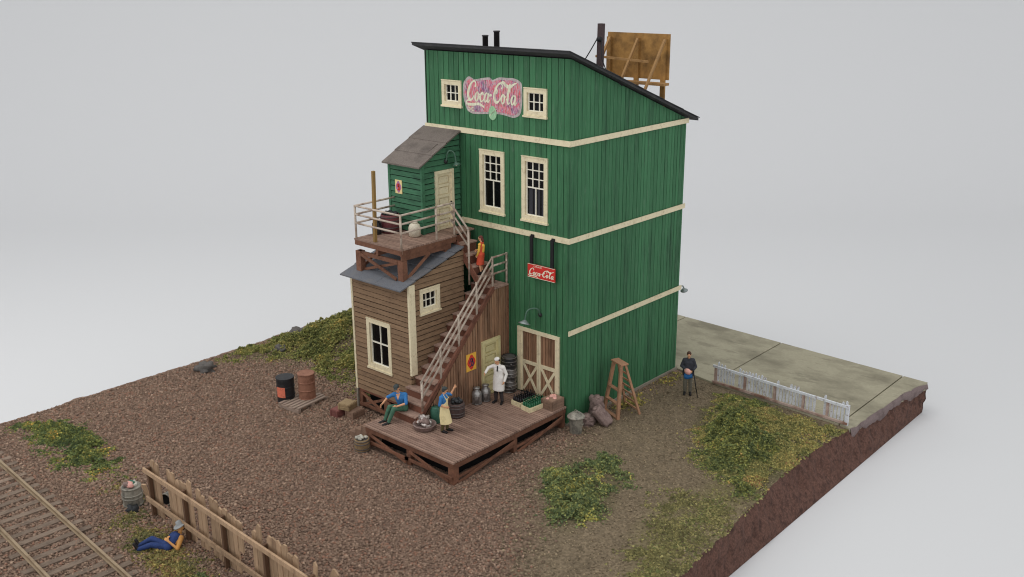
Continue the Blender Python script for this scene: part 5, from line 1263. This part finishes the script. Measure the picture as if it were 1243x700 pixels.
def skeleton():
    J = dict(pelvis=(0,0,.94), waist=(0,0,1.1), chest=(0,.01,1.3), neck=(0,.02,1.49), head=(0,-.01,1.65))
    for s, k in ((-1,'r'),(1,'l')):
        J.update({'sh'+k:(s*.185,.01,1.42),'el'+k:(s*.23,.03,1.14),'wr'+k:(s*.24,-.04,.9),'hip'+k:(s*.09,0,.92),'kn'+k:(s*.1,-.03,.5),'an'+k:(s*.105,.03,.08),'toe'+k:(s*.12,-.15,.035)})
    return J
def person(label, loc, rz, pose, clothes, scale=1.0, skin='skin', female=False, headturn=0.0, nod=0.0, hand_dirs=None, facedir=(0, -1, 0)):
    """clothes: dict of garment -> material key. Faces local -Y."""
    t = thing('person', label, 'person', loc, rz); t.scale = (scale,)*3
    J = skeleton(); J.update(pose); J = {k: V(q) for k, q in J.items()}
    f = .92 if female else 1.0
    up = (J['head']-J['neck']).normalized()
    face = Matrix.Rotation(headturn,3,'Z') @ V(facedir); face = (face-up*face.dot(up)).normalized(); face = (face-up*math.tan(nod)).normalized()
    hz = up; hx = face.cross(hz).normalized(); hz = hx.cross(face).normalized()
    HM = Matrix((hx, -face, hz)).transposed()                    # local: -Y forward
    H = J['head']; hp = lambda x, y, z: H+HM @ V((x,y,z))
    across = (J['shl']-J['shr']).normalized(); fwd = across.cross(J['neck']-J['pelvis']).normalized()
    if fwd.dot(face) < 0: fwd = -fwd
    if facedir[2] > .5 and fwd.z < 0: fwd = -fwd
    mb = MB()
    def loft(m, rows, n=22):
        vs = []
        for (c, hw, dp) in rows:
            for i in range(n):
                a = 2*math.pi*i/n; vs.append(V(c)+across*hw*math.cos(a)+fwd*dp*math.sin(a))
        k = len(rows)
        m.add(vs, [(r*n+i,r*n+(i+1)%n,(r+1)*n+(i+1)%n,(r+1)*n+i) for r in range(k-1) for i in range(n)]+[tuple(range(n))[::-1],tuple((k-1)*n+i for i in range(n))], .5)
    def torso(m, g=0.0, hips=True):
        hc = (J['hipl']+J['hipr'])/2
        if hips:
            capsule(m, J['hipl'], J['hipr'], (.1+g)*f, (.1+g)*f)
            for o in (-.05, .05): capsule(m, J['pelvis']+across*o*f, J['waist']+across*o*f, (.105+g)*f, (.1+g)*f)
        for o in (-.055, .055): capsule(m, J['waist']+across*o*f, J['chest']+across*o*f, (.1+g)*f, (.118+g)*f)
        capsule(m, J['shr']*.88+J['chest']*.12, J['shl']*.88+J['chest']*.12, (.07+g)*f, (.07+g)*f)
        capsule(m, J['chest'], J['neck']-up*.05, (.105+g)*f, (.065+g)*f)
    def arm(m, k, parts='ul', g=0.0):
        if 'u' in parts: capsule(m, J['sh'+k], J['el'+k], (.056+g)*f, (.042+g)*f)
        if 'l' in parts: capsule(m, J['el'+k], J['wr'+k], (.043+g)*f, (.03+g)*f)
    def leg(m, k, parts='ul', g=0.0, gb=None):
        gb = g if gb is None else gb
        if 'u' in parts: capsule(m, J['hip'+k], J['kn'+k], .088+g, .06+gb)
        if 'l' in parts:
            c = J['kn'+k].lerp(J['an'+k], .35)+(J['kn'+k]-J['an'+k]).normalized().cross(across).normalized()*0
            capsule(m, J['kn'+k], c, .06+gb, .058+gb); capsule(m, c, J['an'+k], .058+gb, .038+gb)
    torso(mb); [arm(mb, k) for k in 'lr']; [leg(mb, k) for k in 'lr']
    for k in 'lr': capsule(mb, J['an'+k]-V((0,0,.03)), J['toe'+k], .042, .032)
    capsule(mb, J['neck']-up*.04, H-up*.04, .056, .052)
    ellip(mb, H+up*.02, (.078,.096,.105), HM); capsule(mb, hp(0,-.03,-.07), hp(0,-.065,-.085), .05, .033)
    capsule(mb, hp(0,-.092,.02), hp(0,-.118,-.022), .013, .019)
    for s in (-1,1): ellip(mb, hp(s*.08,.005,-.005), (.012,.024,.034), HM); capsule(mb, hp(s*.018,-.09,.038), hp(s*.05,-.078,.035), .012, .01)
    # hands: palm, four fingers of unequal length bent at the knuckles, thumb from the side of the palm
    for k, s in (('r',-1),('l',1)):
        d = (J['wr'+k]-J['el'+k]).normalized()
        if hand_dirs and k in hand_dirs: d = V(hand_dirs[k]).normalized()
        cu = V((-s,0,0)); cu = (cu-d*cu.dot(d));  cu = cu.normalized() if cu.length > .1 else fwd.copy()    # palm faces the body
        sd = d.cross(cu).normalized()
        if sd.dot(fwd) < 0: sd = -sd
        w = J['wr'+k]
        for o in (-.022, 0, .022): capsule(mb, w+sd*o*.6, w+d*.075+sd*o, .020, .017)
        for i, (o, Lf) in enumerate(((.035,.062),(.012,.072),(-.012,.066),(-.035,.052))):
            p = w+d*.085+sd*o; q = p+d*Lf*.5+cu*.012; e = q+d*Lf*.35+cu*.03
            capsule(mb, p, q, .0105, .010, 8); capsule(mb, q, e, .010, .0085, 8)
        p = w+d*.025+sd*.03; q = p+d*.035+sd*.03+cu*.01; capsule(mb, p, q, .014, .012, 8); capsule(mb, q, q+d*.035+cu*.012, .012, .0095, 8)
    mouth = hp(0,-.108,-.052); eyes = [hp(-.032,-.088,.022), hp(.032,-.088,.022)]
    def paint(c):
        if (c-mouth).length < .022 and abs((c-mouth).dot(hz)) < .009: return 1
        return 2 if min((c-e).length for e in eyes) < .013 else 0
    fuse(mb, 'body', [M[skin], M['lip'], M['boot']], t, .0095, 3, paint)
    C2 = clothes
    if 'trousers' in C2:
        m = MB(); [leg(m, k, 'ul', .016, .02) for k in 'lr']; capsule(m, J['hipl'], J['hipr'], .122, .122); 
        for o in (-.05,.05): capsule(m, J['pelvis']+across*o, J['waist']-up*.05+across*o, .122, .112)
        fuse(m, 'trousers', [M[C2['trousers']]], t, .014)
    if 'shirt' in C2:
        m = MB(); torso(m, .02, False); [arm(m, k, C2.get('sleeve','u'), .017) for k in 'lr']
        va, vb = J['neck']+fwd*.09, J['chest']+fwd*.13+up*.02
        def vneck(c):
            w_ = (c-va).dot((vb-va).normalized())/(vb-va).length
            return 1 if C2.get('open') and 0 < w_ < 1.25 and abs((c-va).dot(across)) < .055*(1.25-w_) and (c-J['chest']).dot(fwd) > 0 else 0
        fuse(m, 'shirt', [M[C2['shirt']], M[skin]], t, .011, 4, vneck)
    if 'coat' in C2:
        m = MB(); torso(m, .026, False); [arm(m, k, 'ul', .018) for k in 'lr']
        hem = C2.get('hem', .5); hc = (J['hipl']+J['hipr'])/2; kc = (J['knl']+J['knr'])/2; e = hc.lerp(kc, hem*1.7)
        loft(m, [(J['chest'],.165,.13),(J['waist'],.195,.145),(J['pelvis'],.225,.16),(hc.lerp(e,.5),.225,.165),(e,.225,.175)])
        fuse(m, 'coat', [M[C2['coat']]], t, .014)
    if 'skirt' in C2:
        m = MB(); torso(m, .02, False); hc = (J['hipl']+J['hipr'])/2; kc = (J['knl']+J['knr'])/2
        loft(m, [(J['chest'],.13,.115),(J['waist'],.135,.11),(J['pelvis'],.205,.15),(hc.lerp(kc,.5),.185,.16),(kc.lerp((J['anl']+J['anr'])/2,.12),.205,.18)]); fuse(m, 'dress', [M[C2['skirt']]], t, .014)
    if 'blouse' in C2:
        m = MB(); [arm(m, k, 'ul', .016) for k in 'lr']
        c = J['chest']-fwd*.045; capsule(m, c, J['waist']-fwd*.05, .13, .11); capsule(m, J['shr'], J['shl'], .075, .075); fuse(m, 'blouse', [M[C2['blouse']]], t, .013)
    if 'apron' in C2:
        m = MB(); n = 8; vs = []
        rows = [(J['chest']+up*.06,.13,.15),(J['waist'],.185,.16),(J['pelvis'],.215,.19),((J['hipl']+J['hipr'])/2-V((0,0,.2)),.25,.235),((J['knl']+J['knr'])/2-V((0,0,.1)),.27,.26)]
        for (c, hw, dp) in rows:
            for i in range(n+1):
                a = -1.75+3.5*i/n; vs.append(c+across*math.sin(a)*hw*1.05+fwd*math.cos(a)*dp)
        ins = [p-fwd*.012 for p in vs]; N2 = len(vs)
        q = [(r*(n+1)+i, r*(n+1)+i+1, (r+1)*(n+1)+i+1, (r+1)*(n+1)+i) for r in range(len(rows)-1) for i in range(n)]
        m.add(vs+ins, q+[tuple(i+N2 for i in x[::-1]) for x in q], .5, True)
        for s in (-1,1): m.bar(J['chest']+across*s*.11+fwd*.15+up*.02, J['neck']+across*s*.07-up*.0, .02, .03)
        m.build('apron', M[C2['apron']], t, world=False)
    if 'bib' in C2:     # overalls: trousers plus bib and straps
        m = MB(); [leg(m, k, 'ul', .018, .022) for k in 'lr']; capsule(m, J['hipl'], J['hipr'], .125, .125)
        for o in (-.055,.055): capsule(m, J['pelvis']+across*o, J['waist']+across*o, .125, .135); capsule(m, J['waist']+fwd*.03+across*o, J['chest']+fwd*.045+across*o+up*.02, .13, .13)
        for s in (-1,1): capsule(m, J['chest']+across*s*.1+fwd*.15, J['neck']+across*s*.1-up*.03, .03, .035)
        fuse(m, 'overalls', [M[C2['bib']]], t, .014)
    bm = C2.get('boots', 'boot'); hi = C2.get('boot_high', 0)
    for k in 'lr':
        m = MB(); capsule(m, J['an'+k]-V((0,0,.02)), J['toe'+k], .058, .046); capsule(m, J['an'+k], J['an'+k].lerp(J['kn'+k], .12+hi), .055, .06+.02*(hi > 0)); fuse(m, 'boot', [M[bm]], t, .013)
    if 'hair' in C2:
        m = MB(); ellip(m, hp(0,.018,.038), (.088,.097,.095), HM)
        if female: ellip(m, hp(0,.07,-.05), (.075,.055,.11), HM); ellip(m, hp(0,.09,-.12), (.05,.05,.07), HM)
        else: ellip(m, hp(0,.05,.0), (.082,.06,.07), HM)
        fuse(m, 'hair', [M[C2['hair']]], t, .012)
    if 'cap' in C2:
        m = MB(); ellip(m, hp(0,.01,.075), (.098,.11,.066), HM); 
        if C2.get('peak', True): ellip(m, hp(0,-.105,.055), (.075,.06,.014), HM)
        fuse(m, 'cap', [M[C2['cap']]], t, .012)
    if 'hat' in C2:
        m = MB(); c = hp(*C2.get('hat_at', (0,0,.06))); m.lathe([(.001,.13),(.07,.12),(.09,.03),(.1,.01),(.19,.0),(.2,-.012),(.09,-.01)], c, 20, .5, HM @ C2.get('hat_rot', Matrix.Identity(3))); m.build('hat', M[C2['hat']], t, world=False)
    if 'tie' in C2:
        m = MB(); a = J['neck']+fwd*.09-up*.03; m.bar(a, J['chest']+fwd*.177, .045, .014, up=fwd); m.build('necktie', M[C2['tie']], t, world=False)
    return t, J
R = math.radians
# seated man: local frame faces -Y; seat height .34 over the dock
person('seated man in a blue shirt, green trousers and dark cap resting on the stairs', (-3.98,-4.90,DZ-.13), R(8),
    dict(pelvis=(0,.0,.52), waist=(-.01,-.01,.66), chest=(-.04,-.07,.87), neck=(-.07,-.12,1.05), head=(-.09,-.17,1.21),
         shr=(-.215,-.17,.98), shl=(.125,.0,.98), elr=(-.44,-.24,.84), wrr=(-.52,-.42,.66), ell=(.27,-.16,.76), wrl=(.06,-.36,.68),
         hipr=(-.09,-.02,.5), hipl=(.09,-.02,.5), knr=(-.24,-.40,.6), knl=(-.02,-.45,.6), anr=(-.34,-.54,.16), anl=(-.12,-.62,.16), toer=(-.42,-.72,.11), toel=(-.2,-.8,.11)),
    dict(trousers='trouser_green', shirt='blue', sleeve='u', open=True, cap='cap_dark', hair='hair_brown'), 1.14, headturn=R(22), nod=.1)
person('man in a blue shirt and long cream apron with one arm raised on the dock', (-1.98,-4.72,DZ), R(112),
    dict(shr=(-.19,0,1.42), elr=(-.28,.02,1.16), wrr=(-.16,-.16,1.06), shl=(.19,0,1.42), ell=(.37,-.14,1.34), wrl=(.42,-.26,1.6), knl=(.1,-.06,.5), anl=(.12,-.08,.08), toel=(.14,-.27,.035), chest=(0,-.02,1.3), neck=(0,-.03,1.49), head=(0,-.06,1.65)),
    dict(trousers='trouser_brown', shirt='blue', sleeve='u', apron='apron_cream', cap='cap_dark', peak=False, hair='cap_dark'), 1.0, headturn=R(45))
person('man in a long white coat and white cap gesturing beside the side door', (-2.2,-1.5,DZ), R(18),
    dict(shr=(-.19,-.02,1.44), elr=(-.37,-.1,1.36), wrr=(-.38,-.34,1.25), ell=(.3,.02,1.16), wrl=(.27,-.1,.93), head=(-.03,-.06,1.67), neck=(-.01,-.01,1.51), anl=(.13,.0,.08), toel=(.16,-.18,.035), anr=(-.13,.02,.08), toer=(-.17,-.15,.035)),
    dict(trousers='trouser_dark', coat='white_cloth', hem=.56, boots='boot', boot_high=.75, cap='white_cloth', peak=False, hair='boot', tie='boot'), 1.06, headturn=R(-20))
person('woman in an orange red dress and yellow blouse climbing the stair landing', (-3.72,-.78,5.64), R(-70),
    dict(shr=(-.16,0,1.4), shl=(.16,0,1.4), elr=(-.22,-.04,1.16), wrr=(-.22,-.26,1.04), ell=(.2,-.02,1.12), wrl=(.17,-.12,.9), knr=(-.09,-.1,.52)),
    dict(skirt='red_dress', blouse='yellow', hair='hair_auburn'), .88, female=True)
pm, _ = person('man in a charcoal jacket and grey trousers standing near the white fence', (1.88,5.7,gh(1.88,5.7)), R(30),
    dict(shr=(-.17,.01,1.42), shl=(.17,.01,1.42), elr=(-.27,.0,1.16), wrr=(-.1,-.22,1.1), ell=(.27,.0,1.16), wrl=(.16,-.22,1.06), head=(0,-.05,1.66)),
    dict(trousers='trouser_grey', hair='hair_brown', coat='jacket', hem=.16), 1.08, nod=.25)
def carried():
    Rm = Matrix.Rotation(R(30),3,'Z'); P = lambda x, y, z: V((1.88,5.7,gh(1.88,5.7)))+Rm @ V((x,y,z))*1.08
    t = thing('parcel', 'pinkish paper parcel held by the man in the charcoal jacket', 'parcel', P(-.02,-.3,1.0)); mb = MB(); mb.blob(P(-.02,-.3,1.06),(.15,.09,.13),2,.3,r=.5); mb.build('parcel_body', M['pink'], t)
    t = thing('cloth_bag', 'blue cloth bag hanging before the man in the charcoal jacket', 'bag', P(0,-.24,.75)); mb = MB(); mb.blob(P(0,-.24,.86),(.19,.1,.14),5,.35,r=.5,M=Rm); mb.build('bag_body', M['bag_blue'], t); mb = MB(); mb.tube([P(-.1,-.24,.95),P(-.04,-.27,1.05),P(.02,-.24,.95)],.012,6); mb.build('handle', M['bag_blue'], t)
    t = thing('walking_stick', 'dark stick held by the man in the charcoal jacket', 'stick', P(.36,-.3,0)); mb = MB(); mb.tube([P(.2,-.27,1.06),P(.4,-.32,.02)],[.024,.018],8); mb.build('shaft', M['black'], t); mb = MB(); mb.tube([P(.2,-.27,1.05),P(.18,-.27,1.14)],.034,8); mb.build('grip', M['black'], t)
carried()
# sleeping man propped against the fence
lg = gh(-4.4,-14.8)
person('sleeping man in blue overalls with a grey hat over his face by the fence', (-3.82,-14.9,lg), 0,
    dict(pelvis=(0,0,.13), waist=(.02,.11,.16), chest=(.03,.28,.24), neck=(.0,.42,.34), head=(-.04,.52,.45),
     shr=(-.16,.36,.29), shl=(.2,.34,.28), elr=(-.3,.2,.1), wrr=(-.08,.1,.3), ell=(.34,.12,.1), wrl=(.12,.0,.3),
     hipr=(-.1,-.02,.12), hipl=(.09,-.04,.12), knr=(-.42,-.2,.26), knl=(-.2,-.34,.22), anr=(-.66,-.48,.08), anl=(-.5,-.6,.08), toer=(-.74,-.52,.24), toel=(-.58,-.66,.24)),
    dict(bib='denim', shirt='tan_shirt', sleeve='u', hair='hair_brown', hat='hat_grey', hat_at=(0,-.09,.05), hat_rot=Matrix.Rotation(R(60),3,'X')), 1.1, skin='skin_tan', facedir=(-.3,-.3,1))
# ------------------------------------------------------------------ studio: table, sweep, light, camera
CAM = V((22.1036, -27.8344, 16.9044)); RT = V((.74637, .66550, -.00669)); UP = V((-.19642, .22987, .95319)); FW = V((-.63589, .71012, -.30229))
def sweep():
    """White table surface curving up into a backdrop far behind the model."""
    fx = V((FW.x, FW.y, 0)).normalized(); sx = V((fx.y, -fx.x, 0)); c = V((-4, -3, -1.37)); pts = []
    for q in range(13): pts.append((-70 + 9.0*q, 0))
    rad = 26; d0 = 38
    for i in range(1, 25):
        a = math.pi/2*i/24; pts.append((d0+rad*math.sin(a), rad*(1-math.cos(a))))
    pts.append((d0+rad, 150)); n = 25; vs = []
    for (d, z) in pts:
        for i in range(n): vs.append(c+fx*d+sx*(-200+400*i/(n-1))+V((0,0,z)))
    mb = MB(); mb.add(vs, [(r*n+i, r*n+i+1, (r+1)*n+i+1, (r+1)*n+i) for r in range(len(pts)-1) for i in range(n-1)], .5, True)
    tag(mb.build('backdrop', M['paper']), 'pale grey seamless table and backdrop', None, kind='structure')
sweep()
w = bpy.data.worlds.new('World'); SC.world = w; w.use_nodes = True
bg = w.node_tree.nodes['Background']; bg.inputs[0].default_value = (.96, .975, 1.0, 1); bg.inputs[1].default_value = .76
def softbox(name, loc, target, size, power, col):
    l = bpy.data.lights.new(name, 'AREA'); l.shape = 'RECTANGLE'; l.size, l.size_y = size; l.energy = power; l.color = col
    o = bpy.data.objects.new(name, l); COL.objects.link(o); o.location = loc
    o.rotation_euler = (V(target)-V(loc)).to_track_quat('-Z', 'Y').to_euler(); return o
softbox('softbox_overhead', (-6, -10, 48), (-4, -2, 0), (34, 34), 5300, (1, .985, .96))
softbox('softbox_side', (-30, -38, 26), (-4, 0, 5), (20, 20), 2600, (1, .99, .97))
cam = bpy.data.cameras.new('camera'); co = bpy.data.objects.new('camera', cam); COL.objects.link(co)
Mx = Matrix((RT, UP, -FW)).transposed().to_4x4(); Mx.translation = CAM; co.matrix_world = Mx
cam.sensor_width = 36; cam.lens = 36*1211.19/1243; cam.clip_end = 600; cam.clip_start = .1
cam.dof.use_dof = True; cam.dof.focus_distance = 38.5; cam.dof.aperture_fstop = .6
SC.camera = co
SC.view_settings.view_transform = 'Standard'; SC.view_settings.look = 'None'; SC.view_settings.exposure = .16; SC.view_settings.gamma = 1
SC.cycles.use_denoising = True; SC.cycles.filter_width = 1.1
